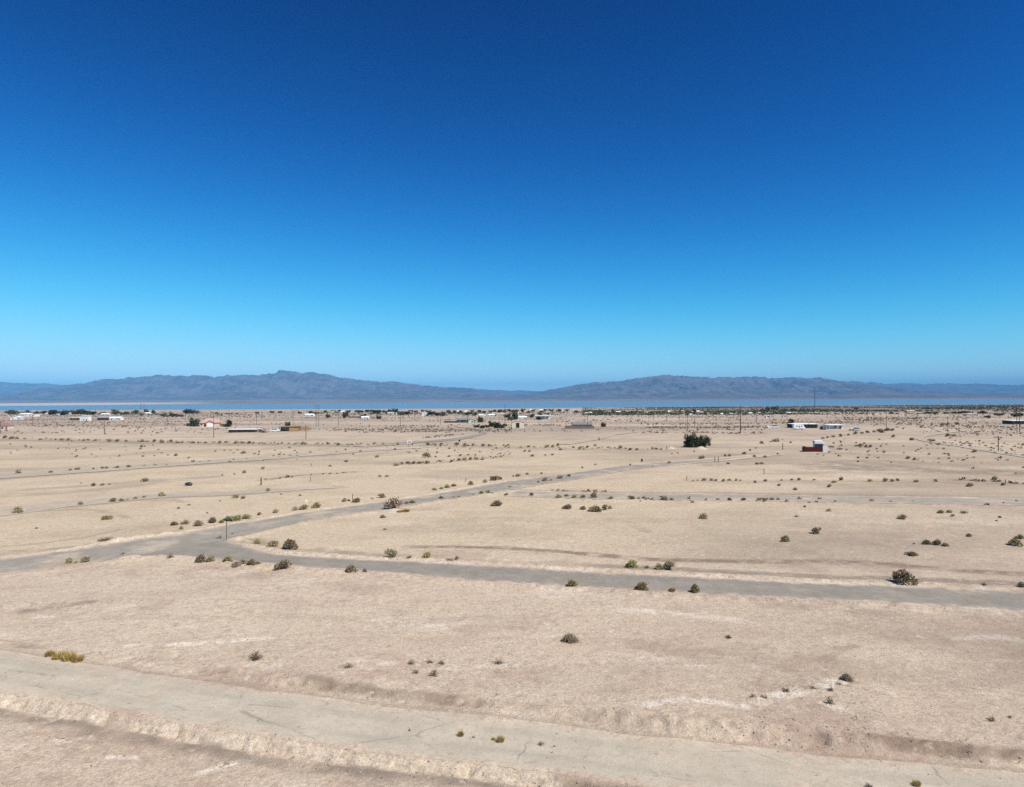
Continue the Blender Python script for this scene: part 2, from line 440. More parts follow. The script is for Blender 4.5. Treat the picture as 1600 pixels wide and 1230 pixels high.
# marks with a shape of their own: tyre tracks, washed soil, salt patches (px line, width m, channel, strength)
MARKS = [
    ([(640, 855), (720, 856), (800, 858), (900, 865), (960, 870), (1050, 876), (1200, 877.5), (1330, 879), (1420, 886), (1500, 893), (1600, 898), (1700, 903)], 1.4, 'brown', 1.0),
    ([(900, 867), (960, 872), (1050, 878), (1200, 880), (1330, 882), (1420, 889), (1500, 895.5), (1600, 900.5)], 0.8, 'brown', 0.8),
    ([(1190, 876), (1280, 876), (1380, 880), (1420, 884)], 1.6, 'brown', 0.4),
    ([(0, 853), (60, 847), (120, 839), (190, 826)], 0.8, 'brown', 0.5),
    ([(50, 799), (100, 797), (140, 797), (180, 803), (200, 809)], 0.5, 'brown', 0.5),
    ([(240, 783), (270, 782), (286, 785)], 0.5, 'brown', 0.5),
    ([(0, 862), (60, 858), (105, 854)], 2.4, 'grey', 0.8),
    ([(0, 790), (80, 778), (150, 769), (260, 755), (400, 742)], 5.0, 'ochre', 0.9),
    ([(0, 776), (150, 766), (260, 752), (330, 745)], 3.5, 'grey', 0.6),
    ([(412, 750), (450, 744), (500, 740), (560, 736)], 2.2, 'brown', 0.8),
    ([(620, 724), (650, 723), (680, 723), (740, 717), (790, 712)], 3.0, 'brown', 0.6),
    ([(860, 765), (900, 766), (940, 768), (970, 770)], 1.6, 'brown', 0.8),
    ([(1330, 733), (1400, 731), (1480, 737), (1600, 740)], 11.0, 'grey', 1.0),
    ([(1290, 728), (1360, 722), (1420, 724)], 9.0, 'grey', 0.9),
    ([(1490, 751), (1540, 752), (1600, 757)], 2.0, 'brown', 0.9),
    ([(1440, 702), (1500, 704), (1600, 722)], 14.0, 'grey', 0.5),
    ([(1100, 703), (1200, 700), (1300, 704)], 6.0, 'grey', 0.4),
    ([(660, 826), (720, 824), (780, 830)], 5.0, 'grey', 0.35),
    ([(1030, 846), (1100, 848), (1180, 846)], 3.5, 'grey', 0.35),
    ([(955, 812), (985, 820), (1010, 832)], 1.6, 'brown', 0.35),
    ([(40, 958), (90, 950), (140, 942)], 1.3, 'grey', 1.0),
    ([(60, 968), (110, 962), (200, 950)], 1.2, 'pale', 0.9),
    ([(200, 1013), (260, 1011), (340, 1006), (420, 998)], 0.8, 'pale', 1.0),
    ([(560, 1042), (640, 1044), (720, 1040), (800, 1036)], 1.5, 'pale', 0.7),
    ([(960, 953), (1030, 957), (1150, 968), (1180, 972)], 1.5, 'pale', 0.7),
    ([(1010, 1115), (1060, 1108), (1120, 1112), (1160, 1118)], 0.9, 'pale', 1.0),
    ([(1210, 1100), (1260, 1085), (1310, 1068)], 1.3, 'pale', 1.0),
    ([(1290, 1110), (1340, 1130), (1380, 1145)], 0.9, 'pale', 0.8),
    ([(1500, 1000), (1560, 995), (1600, 1002)], 1.2, 'pale', 0.7),
    ([(1290, 1030), (1310, 1015), (1335, 1010)], 0.9, 'brown', 0.5),
    ([(1340, 1160), (1400, 1164), (1500, 1172)], 0.5, 'brown', 0.9),
    ([(0, 1160), (80, 1150), (140, 1145)], 0.5, 'pale', 1.0),
    ([(170, 1173), (210, 1172)], 0.4, 'pale', 1.0),
    ([(310, 1195), (350, 1182), (390, 1172)], 0.5, 'pale', 1.0),
    ([(330, 1165), (400, 1172), (470, 1182)], 0.35, 'grey', 0.6),
    ([(400, 890), (470, 901), (530, 905)], 1.0, 'ochre', 0.8),
    ([(330, 882), (370, 885), (420, 888)], 1.2, 'ochre', 0.8),
    ([(600, 797), (640, 797), (680, 796)], 1.6, 'brown', 0.35),
    ([(0, 687), (150, 690), (300, 693.5), (430, 695.5), (560, 697)], 3.0, 'grey', 1.0),
    ([(640, 697.5), (800, 699.5), (900, 702), (1030, 704)], 3.0, 'grey', 0.7),
    ([(0, 749), (200, 735), (400, 720), (540, 709)], 1.6, 'brown', 0.5),
    ([(110, 793), (260, 779), (400, 772), (520, 764)], 1.2, 'brown', 0.45),
    ([(990, 772), (1200, 775), (1400, 778), (1600, 781)], 1.8, 'brown', 0.6),
    ([(1080, 752), (1280, 752), (1400, 753.5), (1600, 757)], 1.4, 'brown', 0.5),
    ([(1240, 710), (1330, 709), (1400, 712)], 2.4, 'brown', 0.5),
    ([(1100, 727), (1200, 725), (1300, 722)], 3.0, 'grey', 0.6),
    ([(0, 700), (60, 701), (120, 698)], 5.0, 'grey', 0.8),
    ([(1480, 728), (1560, 735), (1640, 745)], 6.0, 'brown', 0.3),
    ([(1200, 741), (1330, 740), (1420, 742)], 3.0, 'grey', 0.5),
    ([(700, 815), (800, 812), (900, 816)], 3.0, 'grey', 0.35),
    ([(1100, 862), (1300, 864), (1450, 872), (1600, 880)], 3.0, 'grey', 0.5),
    ([(1250, 820), (1400, 825), (1600, 828)], 4.0, 'grey', 0.5),
    ([(0, 770), (130, 760), (250, 750)], 3.0, 'grey', 0.6),
    ([(60, 835), (160, 828), (240, 822)], 3.0, 'grey', 0.3),
    ([(0, 717), (120, 713), (300, 704), (430, 702)], 6.0, 'grey', 0.5),
    ([(430, 712), (540, 712), (650, 706)], 8.0, 'grey', 0.5),
    ([(500, 858), (560, 864), (620, 869)], 1.6, 'brown', 0.5),
    ([(360, 845), (400, 851), (450, 857), (520, 862)], 0.7, 'brown', 0.6),
    ([(470, 1064), (520, 1072), (580, 1080)], 0.8, 'grey', 0.7),
    ([(1000, 1010), (1080, 1020), (1180, 1015)], 2.2, 'brown', 0.28),
    ([(1180, 1040), (1330, 1045), (1480, 1060), (1600, 1050)], 4.0, 'brown', 0.30),
    ([(1380, 985), (1500, 1015), (1620, 1020)], 4.0, 'brown', 0.25),
    ([(380, 960), (500, 965), (640, 970), (760, 965)], 1.5, 'brown', 0.22),
]
CH = {'grey': grey, 'pale': pale, 'brown': brown, 'ochre': ochre}
for pl, wd, ch, st in MARKS:
    wp = [at(*p) for p in pl]
    wd = max(wd, 2.6 * np.mean([q[1] for q in wp]) ** 2 / 19800 * (0.7 if ch == 'brown' else 1.0))
    pts = smooth_line(wp, 2.0 if wd < 3 else 6.0)
    d, sg, al = line_dist(X, Y, pts, wd * 2.5 + 2)
    jit = 1 + 0.7 * edge_n + 0.3 * edge_n2
    wide = wd >= 3 and ch == 'grey'
    msk = st * (1 - sstep(wd * (0.5 if wide else 0.35), wd * (1.15 if wide else 0.75), d * jit)) * np.clip((0.95 if wide or ch == 'brown' else 0.6) + 1.3 * edge_n + 0.6 * edge_n2, 0.12 if ch == 'brown' else 0.0, 1)
    CH[ch][:] = np.maximum(CH[ch], msk)
# soil of the fields: yellower silt beyond the paved roads, greyer plain far off, dark mud flats by the water
silt = sstep(72, 90, Y + 6 * long_n) * (1 - sstep(240, 420, Y)) * (1 - 0.5 * sstep(10, 60, X))
ochre[:] = np.maximum(ochre, 0.55 * silt)
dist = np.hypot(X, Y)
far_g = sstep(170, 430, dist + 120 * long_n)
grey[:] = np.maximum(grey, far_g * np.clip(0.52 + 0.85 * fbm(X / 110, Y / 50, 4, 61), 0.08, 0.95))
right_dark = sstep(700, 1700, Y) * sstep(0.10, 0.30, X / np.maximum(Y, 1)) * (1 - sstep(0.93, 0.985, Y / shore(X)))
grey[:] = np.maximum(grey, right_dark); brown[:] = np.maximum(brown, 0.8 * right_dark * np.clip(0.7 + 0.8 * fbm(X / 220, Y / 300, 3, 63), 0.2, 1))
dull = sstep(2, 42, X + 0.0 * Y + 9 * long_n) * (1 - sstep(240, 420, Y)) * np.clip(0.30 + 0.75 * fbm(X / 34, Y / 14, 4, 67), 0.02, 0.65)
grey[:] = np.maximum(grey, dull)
dull2 = sstep(60, 200, Y) * (1 - sstep(300, 500, Y)) * np.clip(0.07 + 0.9 * fbm(X / 40, Y / 18, 4, 69), 0, 0.5)
grey[:] = np.maximum(grey, dull2)
beach = sstep(0.955, 0.985, Y / shore(X))
pale[:] = np.maximum(pale, beach); grey[:] = grey * (1 - beach)
GZ = Z
nr, nc = Z.shape
idx = np.arange(nr * nc).reshape(nr, nc)
faces = np.stack([idx[:-1, :-1], idx[:-1, 1:], idx[1:, 1:], idx[1:, :-1]], -1).reshape(-1, 4)
gme = np_mesh('ground', np.stack([X, Y, Z], -1).reshape(-1, 3), faces, True)
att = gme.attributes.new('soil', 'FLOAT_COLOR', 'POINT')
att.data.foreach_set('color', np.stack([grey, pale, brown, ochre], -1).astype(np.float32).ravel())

def H(x, y):
    """height of the ground sheet"""
    i = int(np.clip(np.searchsorted(GX, x) - 1, 0, nc - 2)); j = int(np.clip(np.searchsorted(GY, y) - 1, 0, nr - 2))
    u = (x - GX[i]) / (GX[i + 1] - GX[i]); v = (y - GY[j]) / (GY[j + 1] - GY[j])
    return float((GZ[j, i] * (1 - u) + GZ[j, i + 1] * u) * (1 - v) + (GZ[j + 1, i] * (1 - u) + GZ[j + 1, i + 1] * u) * v)

def HH(x, y):
    x, y = np.asarray(x, float), np.asarray(y, float)
    i = np.clip(np.searchsorted(GX, x) - 1, 0, nc - 2); j = np.clip(np.searchsorted(GY, y) - 1, 0, nr - 2)
    u = (x - GX[i]) / (GX[i + 1] - GX[i]); v = (y - GY[j]) / (GY[j + 1] - GY[j])
    return (GZ[j, i] * (1 - u) + GZ[j, i + 1] * u) * (1 - v) + (GZ[j + 1, i] * (1 - u) + GZ[j + 1, i + 1] * u) * v

def sand_color(nt, soil=True):
    a = mixc(nt, ramp(nt, noise(nt, 0.045, 5, 0.6), 0.35, 0.65), (0.515, 0.415, 0.318), (0.545, 0.46, 0.352))
    band = ramp(nt, noise(nt, 0.30, 6, 0.62, stretch=(0.22, 1.0, 1.0)), 0.50, 0.66, 0.0, 0.6)
    a = mixc(nt, band, a, (0.435, 0.34, 0.262))
    red = math_(nt, 'MULTIPLY', ramp(nt, noise(nt, 0.085, 6, 0.65), 0.50, 0.62), ramp(nt, noise(nt, 0.9, 5, 0.7), 0.32, 0.62, 0.25, 0.95))
    a = mixc(nt, red, a, (0.375, 0.275, 0.215))
    crust = math_(nt, 'MULTIPLY', ramp(nt, noise(nt, 0.12, 6, 0.68, stretch=(0.6, 1.0, 1.0)), 0.55, 0.66), ramp(nt, noise(nt, 0.7, 5, 0.7), 0.35, 0.65, 0.2, 0.9))
    a = mixc(nt, crust, a, (0.64, 0.565, 0.475))
    if soil:
        at_ = nt.nodes.new('ShaderNodeAttribute'); at_.attribute_name = 'soil'
        sp = nt.nodes.new('ShaderNodeSeparateColor'); nt.links.new(at_.outputs['Color'], sp.inputs[0])
        brk = ramp(nt, noise(nt, 1.3, 5, 0.7), 0.3, 0.7, 0.75, 1.0)
        a = mixc(nt, math_(nt, 'MULTIPLY', at_.outputs['Alpha'], 0.8), a, (0.53, 0.45, 0.285))
        a = mixc(nt, math_(nt, 'MULTIPLY', sp.outputs['Green'], brk), a, (0.72, 0.655, 0.56))
        gcol = mixc(nt, noise(nt, 0.02, 3), (0.125, 0.11, 0.093), (0.175, 0.15, 0.121))
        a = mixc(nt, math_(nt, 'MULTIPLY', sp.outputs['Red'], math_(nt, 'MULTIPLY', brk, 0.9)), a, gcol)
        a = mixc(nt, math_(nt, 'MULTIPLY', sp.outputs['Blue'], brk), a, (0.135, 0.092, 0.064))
    # grain: pebbles and crumbs
    a = mixc(nt, ramp(nt, noise(nt, 5.0, 4, 0.75), 0.36, 0.62, 0.0, 1.0), a, mixc(nt, 0.5, a, (0.25, 0.195, 0.15)))
    a = mixc(nt, ramp(nt, noise(nt, 1.6, 6, 0.75), 0.49, 0.64, 0.0, 0.85), a, mixc(nt, 0.6, a, (0.25, 0.19, 0.15)))
    a = mixc(nt, ramp(nt, noise(nt, 0.9, 6, 0.75), 0.55, 0.70, 0.0, 0.5), a, (0.62, 0.54, 0.43))
    a = mixc(nt, ramp(nt, noise(nt, 17.0, 3, 0.8), 0.56, 0.64, 0.0, 0.85), a, (0.17, 0.137, 0.11))
    a = mixc(nt, ramp(nt, noise(nt, 11.0, 2, 0.7), 0.62, 0.74, 0.0, 0.5), a, (0.64, 0.56, 0.47))
    return mixc(nt, 1.0, a, (1.165, 1.14, 1.10), 'MULTIPLY')

def bump(nt, b, parts):
    prev = None
    for src, dist_ in parts:
        n = nt.nodes.new('ShaderNodeBump'); n.inputs['Distance'].default_value = dist_; n.inputs['Strength'].default_value = 0.9
        nt.links.new(src, n.inputs['Height'])
        if prev: nt.links.new(prev, n.inputs['Normal'])
        prev = n.outputs[0]
    nt.links.new(prev, b.inputs['Normal'])

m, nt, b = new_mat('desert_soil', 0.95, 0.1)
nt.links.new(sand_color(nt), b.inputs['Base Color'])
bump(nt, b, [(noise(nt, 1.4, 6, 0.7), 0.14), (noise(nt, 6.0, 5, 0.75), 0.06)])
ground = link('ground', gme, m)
tag(ground, 'bare sandy desert floor with gravel and salt patches', kind='structure')

# ------------------------------------------------------------------ roads as sheets lying on the ground
def road_mat(name, c1, c2, sandy, cracks=0.0, track=0.0):
    m, nt, b = new_mat(name, 0.92, 0.15)
    uv = nt.nodes.new('ShaderNodeUVMap'); uv.uv_map = 'across'
    sx = nt.nodes.new('ShaderNodeSeparateXYZ'); nt.links.new(uv.outputs[0], sx.inputs[0])
    a = mixc(nt, ramp(nt, noise(nt, 0.35, 6, 0.7), 0.38, 0.62), c1, c2)
    a = mixc(nt, ramp(nt, noise(nt, 1.7, 6, 0.75), 0.48, 0.66, 0.0, 0.45), a, tuple(k * 0.74 for k in c1))
    a = mixc(nt, ramp(nt, noise(nt, 9.0, 4, 0.8), 0.4, 0.66, 0.0, 0.5), a, tuple(k * 0.62 for k in c1))
    a = mixc(nt, ramp(nt, noise(nt, 21.0, 3, 0.8), 0.58, 0.7, 0.0, 0.6), a, tuple(min(1, k * 1.55) for k in c2))
    if track:
        # two wheel lanes worn into the surface
        w = math_(nt, 'ABSOLUTE', math_(nt, 'SUBTRACT', math_(nt, 'ABSOLUTE', sx.outputs['X']), 0.42))
        a = mixc(nt, math_(nt, 'MULTIPLY', ramp(nt, w, 0.0, 0.22, track, 0.0), ramp(nt, noise(nt, 0.6, 4), 0.3, 0.6)), a, tuple(k * 0.7 for k in c1))
    if cracks:
        ua = nt.nodes.new('ShaderNodeUVMap'); ua.uv_map = 'along'
        vo = nt.nodes.new('ShaderNodeTexVoronoi'); vo.feature = 'DISTANCE_TO_EDGE'; vo.inputs['Scale'].default_value = 1.0
        vo.inputs['Randomness'].default_value = 0.75
        wv = nt.nodes.new('ShaderNodeVectorMath'); wv.operation = 'MULTIPLY_ADD'
        ns = nt.nodes.new('ShaderNodeTexNoise'); ns.inputs['Scale'].default_value = 1.3; ns.inputs['Detail'].default_value = 5
        tc = nt.nodes.new('ShaderNodeTexCoord'); nt.links.new(tc.outputs['Object'], ns.inputs['Vector'])
        nt.links.new(ns.outputs['Color'], wv.inputs[0]); wv.inputs[1].default_value = (0.10, 0.16, 0.0); nt.links.new(ua.outputs[0], wv.inputs[2])
        nt.links.new(wv.outputs[0], vo.inputs['Vector'])
        f = math_(nt, 'MULTIPLY', ramp(nt, vo.outputs['Distance'], 0.0, 0.017, cracks, 0.0), ramp(nt, noise(nt, 0.3, 5, 0.7), 0.44, 0.58))
        a = mixc(nt, f, a, (0.19, 0.165, 0.14))
    sand = sand_color(nt, False)
    # drifted sand: always at the ragged edges, in patches further in
    edge = math_(nt, 'ADD', math_(nt, 'ABSOLUTE', sx.outputs['X']), math_(nt, 'MULTIPLY', math_(nt, 'SUBTRACT', noise(nt, 0.8, 6, 0.75), 0.5), 1.35))
    edge = math_(nt, 'ADD', edge, ramp(nt, sx.outputs['Y'], 0.0, 1.0, 0.75, 0.0))
    a = mixc(nt, ramp(nt, edge, 0.70, 1.02), a, sand)
    a = mixc(nt, ramp(nt, noise(nt, 0.12, 6, 0.65, stretch=(1, 1, 1)), 0.62 - sandy, 0.80 - sandy, 0.0, 0.75), a, sand)
    nt.links.new(a, b.inputs['Base Color'])
    bump(nt, b, [(noise(nt, 8.0, 4, 0.7), 0.02)])
    return m

ROAD_INFO = {
    'A': ('dirt_road', 'bleached grey unpaved road along the bottom of the scene', road_mat('bleached_gravel', (0.435, 0.38, 0.292), (0.495, 0.435, 0.338), 0.13, 0.6, 0.35)),
    'B': ('paved_road', 'worn grey asphalt road crossing behind the near field', road_mat('worn_asphalt', (0.245, 0.219, 0.180), (0.305, 0.272, 0.224), 0.07, 0, 0.15)),
    'C': ('paved_road', 'old grey asphalt road running diagonally into the distance', road_mat('old_asphalt', (0.272, 0.245, 0.20), (0.335, 0.30, 0.245), 0.12, 0, 0.1)),
    'D': ('paved_road', 'narrow grey road with a line of shrubs beyond the middle field', road_mat('gravelly_asphalt', (0.31, 0.275, 0.22), (0.37, 0.325, 0.26), 0.16)),
    'E': ('dirt_road', 'faint grey road slanting up from the left edge', road_mat('grey_gravel', (0.37, 0.32, 0.25), (0.43, 0.372, 0.288), 0.15)),
    'F': ('dirt_road', 'pale gravel track beside the shallow ditch on the left', MATS['grey_gravel']),
    'G': ('paved_road', 'dark curving road leading to the green shed', MATS['worn_asphalt']),
    'H': ('dirt_road', 'grey bending track at the right edge', MATS['grey_gravel']),
    'I': ('dirt_road', 'grey track climbing past the grey roofed house', MATS['grey_gravel']),
}
LIFT = {'A': 0.016, 'B': 0.016, 'C': 0.026, 'D': 0.034, 'E': 0.03, 'F': 0.03, 'G': 0.04, 'H': 0.03, 'I': 0.03}
for k, (cen, nrm, hw) in LINES.items():
    nm, lb, mt = ROAD_INFO[k]
    na = 15
    u = np.linspace(-1, 1, na)
    wl = hw * (1.0 + 0.07 * fbm(cen[:, 0] / 3.0, cen[:, 1] / 3.0, 3, 91)); wr = hw * (1.0 + 0.07 * fbm(cen[:, 0] / 3.0, cen[:, 1] / 3.0, 3, 92))
    W = np.where(u[None] > 0, wl[:, None], wr[:, None]) * 1.06
    P = cen[:, None, :] + nrm[:, None, :] * (u[None, :] * W)[..., None]
    dd = np.hypot(P[..., 0], P[..., 1])
    z = HH(P[..., 0], P[..., 1]) + LIFT[k] * (1 - 0.7 * np.abs(u[None]) ** 3) + 0.0007 * np.maximum(0, dd - 90)
    n0 = len(cen)
    ii = np.arange(n0 * na).reshape(n0, na)
    fc = np.stack([ii[:-1, :-1], ii[1:, :-1], ii[1:, 1:], ii[:-1, 1:]], -1).reshape(-1, 4)
    me = np_mesh(nm, np.concatenate([P, z[..., None]], -1).reshape(-1, 3), fc, True)
    n_up = np.mean([p.normal.z for p in me.polygons[:20]])
    if n_up < 0:
        me.flip_normals()
    fr = np.linspace(0, 1, n0); fade = np.ones(n0)
    if k in 'FGHIE' or k == 'C': fade = np.minimum(fade, (1 - fr) / 0.16)
    if k in 'GI': fade = np.minimum(fade, fr / 0.16)
    away = (nrm * cen).sum(1) > 0          # does the normal point away from the camera
    near_side = (u[None] < 0) == away[:, None]
    mouth = (cen[:, 0] > -50) & (cen[:, 0] < -34) if k == 'C' else (cen[:, 0] < -34) if k == 'B' else np.zeros(n0, bool)
    uvl = me.uv_layers.new(name='across')
    vi = np.zeros(len(me.loops), np.int32); me.loops.foreach_get('vertex_index', vi)
    uvl.data.foreach_set('uv', np.stack([(np.where(near_side & mouth[:, None], np.clip(u, -.5, .5)[None], u[None]).ravel())[vi], fade[vi // na]], -1).astype(np.float32).ravel())
    uv2 = me.uv_layers.new(name='along')
    alen = np.r_[0, np.cumsum(np.linalg.norm(np.diff(cen, axis=0), axis=1))]
    uv2.data.foreach_set('uv', np.stack([alen[vi // na] / 6.5, np.tile(u, n0)[vi] * 0.9 + 0.45], -1).astype(np.float32).ravel())
    tag(link(nm, me, mt), lb, kind='structure')

# ------------------------------------------------------------------ lake, far shore, mountains
def far_shore(x):
    return np.interp(x, [-16000, -5300, -3500, 0, 7700, 16000], [6300, 6700, 7900, 9900, 10660, 12000])
m, nt, b = new_mat('lake_water', 0.3, 0.28)
b.inputs['Base Color'].default_value = (0.15, 0.20, 0.235, 1)
bump(nt, b, [(noise(nt, 0.12, 4, 0.6), 0.6), (noise(nt, 0.5, 3, 0.6), 0.15)])
lx = np.linspace(-30000, 30000, 61); ly = np.linspace(2600, 16000, 40)
LXX, LYY = np.meshgrid(lx, ly); ii = np.arange(LXX.size).reshape(LXX.shape)
lake = link('lake', np_mesh('lake', np.stack([LXX, LYY, np.full_like(LXX, LAKE_Z)], -1).reshape(-1, 3),
            np.stack([ii[:-1, :-1], ii[:-1, 1:], ii[1:, 1:], ii[1:, :-1]], -1).reshape(-1, 4)), m)
tag(lake, 'wide blue lake beyond the town', kind='structure')

m, nt, b = new_mat('far_plain_soil', 0.95, 0.05)
at_ = nt.nodes.new('ShaderNodeAttribute'); at_.attribute_name = 'pale'
c = mixc(nt, ramp(nt, noise(nt, 0.0011, 5, 0.6), 0.4, 0.62), (0.14, 0.125, 0.115), (0.21, 0.18, 0.155))
c = mixc(nt, at_.outputs['Fac'], c, (0.42, 0.40, 0.385))
nt.links.new(c, b.inputs['Base Color'])
xs = np.linspace(-34000, 34000, 340); ts = np.r_[np.linspace(0, 0.15, 16), np.linspace(0.18, 1, 40)]
PX, TT = np.meshgrid(xs, ts)
PY = far_shore(PX) - 250 + TT * 19000 + (1 - TT) * 260 * fbm(PX / 900, PX * 0 + 3.1, 4, 15)
PZ = LAKE_Z - 3 + TT * 19000 * 0.0052 + 8 * fbm(PX / 1500, PY / 1500, 3, 9) * TT
lefty = 1 - sstep(-4800, -3200, PX)
plx = np.clip(sstep(0.012, 0.03, TT) * (1 - sstep(0.035 + 0.09 * lefty, 0.07 + 0.13 * lefty, TT + 0.02 * fbm(PX / 700, PY / 1200, 3, 8))), 0, 1) * (0.12 + 0.88 * lefty)
ii = np.arange(PX.size).reshape(PX.shape)
me = np_mesh('far_shore', np.stack([PX, PY, PZ], -1).reshape(-1, 3), np.stack([ii[:-1, :-1], ii[:-1, 1:], ii[1:, 1:], ii[1:, :-1]], -1).reshape(-1, 4), True)
me.attributes.new('pale', 'FLOAT', 'POINT').data.foreach_set('value', plx.astype(np.float32).ravel())
tag(link('far_shore', me, m), 'low pale plain on the far side of the lake', kind='structure')

m, nt, b = new_mat('mountain_rock', 0.95, 0.05)
c = mixc(nt, ramp(nt, noise(nt, 0.0016, 6, 0.65), 0.38, 0.62), (0.075, 0.064, 0.062), (0.14, 0.115, 0.107))
c = mixc(nt, ramp(nt, noise(nt, 0.007, 6, 0.75), 0.52, 0.68, 0, 0.6), c, (0.22, 0.185, 0.165))
nt.links.new(c, b.inputs['Base Color'])
def mountains(label, sky_px, Y0, front, back, seed, nx=760, ny=130, rugged=1.0):
    px = np.array([p for p, q in sky_px], float); py = np.array([q for p, q in sky_px], float)
    hx = (px - 800) / FPX * Y0
    hh = (621 - ROLL * (px - 800) - py) / FPX * Y0 + CZ
    x = np.linspace(hx[0], hx[-1], nx)
    y = np.r_[np.linspace(-front, 0, int(ny * 0.72), endpoint=False), np.linspace(0, back, ny - int(ny * 0.72))]
    MX, MY = np.meshgrid(x, y)
    bend = 500 * fbm(MX / 4000, MX * 0 + seed, 2, seed + 3)
    top = np.interp(MX, hx, hh) - LAKE_Z
    t = np.where(MY < 0, 1 + MY / front, 1 - MY / back)
    t = np.clip(t, 0, 1)
    prof = 0.10 * sstep(0, 0.45, t) + 0.90 * np.clip((t - 0.30) / 0.70, 0, 1) ** 1.25
    wx = MX + 260 * fbm(MX / 1500, MY / 1500, 3, seed + 5)
    rid = 1 - np.abs(fbm(wx / 620, MY / 1500, 5, seed, 0.55)) * 2.0
    spur = 1 - np.abs(fbm(wx / 1700 + 9, MY / 3600, 4, seed + 40, 0.5)) * 2.0
    cut = (1 - t) ** 0.55 * sstep(0.15, 0.45, t)
    z = top * prof * (1 - rugged * cut * (0.62 * (1 - rid) + 0.62 * (1 - spur)))
    z = z + top * 0.09 * (0.5 - np.abs(fbm(MX / 260, MY / 420, 4, seed + 70))) * sstep(0.3, 0.7, t) + 0.045 * top * fbm(MX / 330, MY / 900, 4, seed + 80, 0.65) * t
    z = z + LAKE_Z + 8 + (Y0 + MY - 10000) * 0.0048 * (1 - prof) - 40 * (1 - sstep(0, 0.06, t))
    ii = np.arange(MX.size).reshape(MX.shape)
    me = np_mesh('mountains', np.stack([MX, Y0 + MY + bend * 0.6, z], -1).reshape(-1, 3), np.stack([ii[:-1, :-1], ii[:-1, 1:], ii[1:, 1:], ii[1:, :-1]], -1).reshape(-1, 4), True)
    tag(link('mountains', me, MATS['mountain_rock']), label, kind='structure')

mountains('blue grey mountain range with the highest peak, left of centre',
          [(20, 622), (60, 611), (95, 606), (110, 603), (135, 599), (150, 596), (165, 594), (185, 595), (200, 592), (230, 590), (250, 588), (280, 588), (310, 588), (335, 590), (360, 588),
           (400, 588), (415, 586), (430, 585), (440, 581), (452, 582), (470, 584), (490, 584), (515, 586), (535, 591), (560, 595), (580, 597), (612, 597), (625, 599), (650, 602),
           (680, 605), (700, 607), (725, 608), (750, 611), (780, 613), (820, 617), (870, 621), (920, 624)], 21000, 6800, 3500, 3)
mountains('rugged brownish mountain range right of centre',
          [(770, 622), (810, 617), (845, 613), (862, 609), (875, 607), (900, 603), (930, 599), (960, 598), (985, 594), (1000, 592), (1020, 590), (1035, 588), (1052, 588), (1065, 588),
           (1078, 590), (1100, 590), (1130, 590), (1160, 591), (1185, 590), (1200, 592), (1215, 592), (1240, 591), (1265, 593), (1280, 591), (1290, 593), (1310, 596), (1332, 599),
           (1360, 602), (1390, 605), (1430, 609), (1480, 613), (1530, 617), (1580, 620)], 20000, 6500, 3500, 17)
mountains('distant pale hills beyond the left end of the range',
          [(-700, 612), (-400, 604), (-150, 600), (-40, 597), (0, 598), (30, 600), (60, 600), (80, 601), (110, 603), (150, 606), (220, 612), (300, 620)], 27000, 6500, 3500, 29, 260)
mountains('far saw-toothed range behind the gap and the right end',
          [(520, 606), (560, 602), (600, 600), (640, 602), (690, 605), (730, 607), (770, 610), (800, 611), (807, 610), (840, 612), (900, 611), (1000, 605), (1150, 602), (1280, 598), (1310, 597), (1335, 596), (1345, 598), (1362, 598),
           (1380, 600), (1420, 600), (1450, 601), (1468, 600), (1490, 600), (1512, 601), (1530, 600), (1560, 602), (1600, 601), (1680, 600), (1800, 603), (2000, 606), (2300, 612)], 30000, 7000, 4500, 37)

# ------------------------------------------------------------------ haze: one closed box of even air round it all
hb = MB().box(-43000, 43000, -3500, 46500, -62, 930)
hz = bpy.data.materials.new('air'); hz.use_nodes = True
hz.node_tree.nodes.clear()
pv = hz.node_tree.nodes.new('ShaderNodeVolumePrincipled'); ho = hz.node_tree.nodes.new('ShaderNodeOutputMaterial')
pv.inputs['Color'].default_value = (0.16, 0.56, 1.0, 1)
pv.inputs['Density'].default_value = 3.5e-5
pv.inputs['Anisotropy'].default_value = -0.22
hz.node_tree.links.new(pv.outputs[0], ho.inputs['Volume'])
tag(hb.build('haze', hz), 'thin blue haze over the desert', kind='stuff')
#==DETAILS==
# ------------------------------------------------------------------ plants: shared meshes
leafy('saltbush_leaf', (0.19, 0.162, 0.09), (0.36, 0.305, 0.18), (0.50, 0.425, 0.27))
leafy('green_leaf', (0.18, 0.158, 0.070), (0.33, 0.285, 0.135), (0.45, 0.385, 0.20))
leafy('grey_leaf', (0.27, 0.22, 0.145), (0.43, 0.355, 0.25), (0.55, 0.46, 0.33))
leafy('straw_leaf', (0.36, 0.29, 0.19), (0.52, 0.43, 0.30), (0.62, 0.52, 0.37))
leafy('dry_twig', (0.12, 0.092, 0.066), (0.24, 0.19, 0.135), (0.34, 0.275, 0.20))
leafy('ochre_grass', (0.22, 0.145, 0.045), (0.34, 0.235, 0.085), (0.40, 0.30, 0.13))
leafy('tree_leaf', (0.030, 0.040, 0.020), (0.070, 0.080, 0.036), (0.10, 0.11, 0.05))
leafy('pale_tree_leaf', (0.075, 0.085, 0.045), (0.125, 0.130, 0.070))
leafy('far_scrub_leaf', (0.14, 0.12, 0.08), (0.26, 0.21, 0.14), (0.36, 0.29, 0.20))
plain('bark', (0.14, 0.105, 0.075), 0.95, 0.3, 6)
plain('stem', (0.16, 0.125, 0.09), 0.95, 0.3, 9)

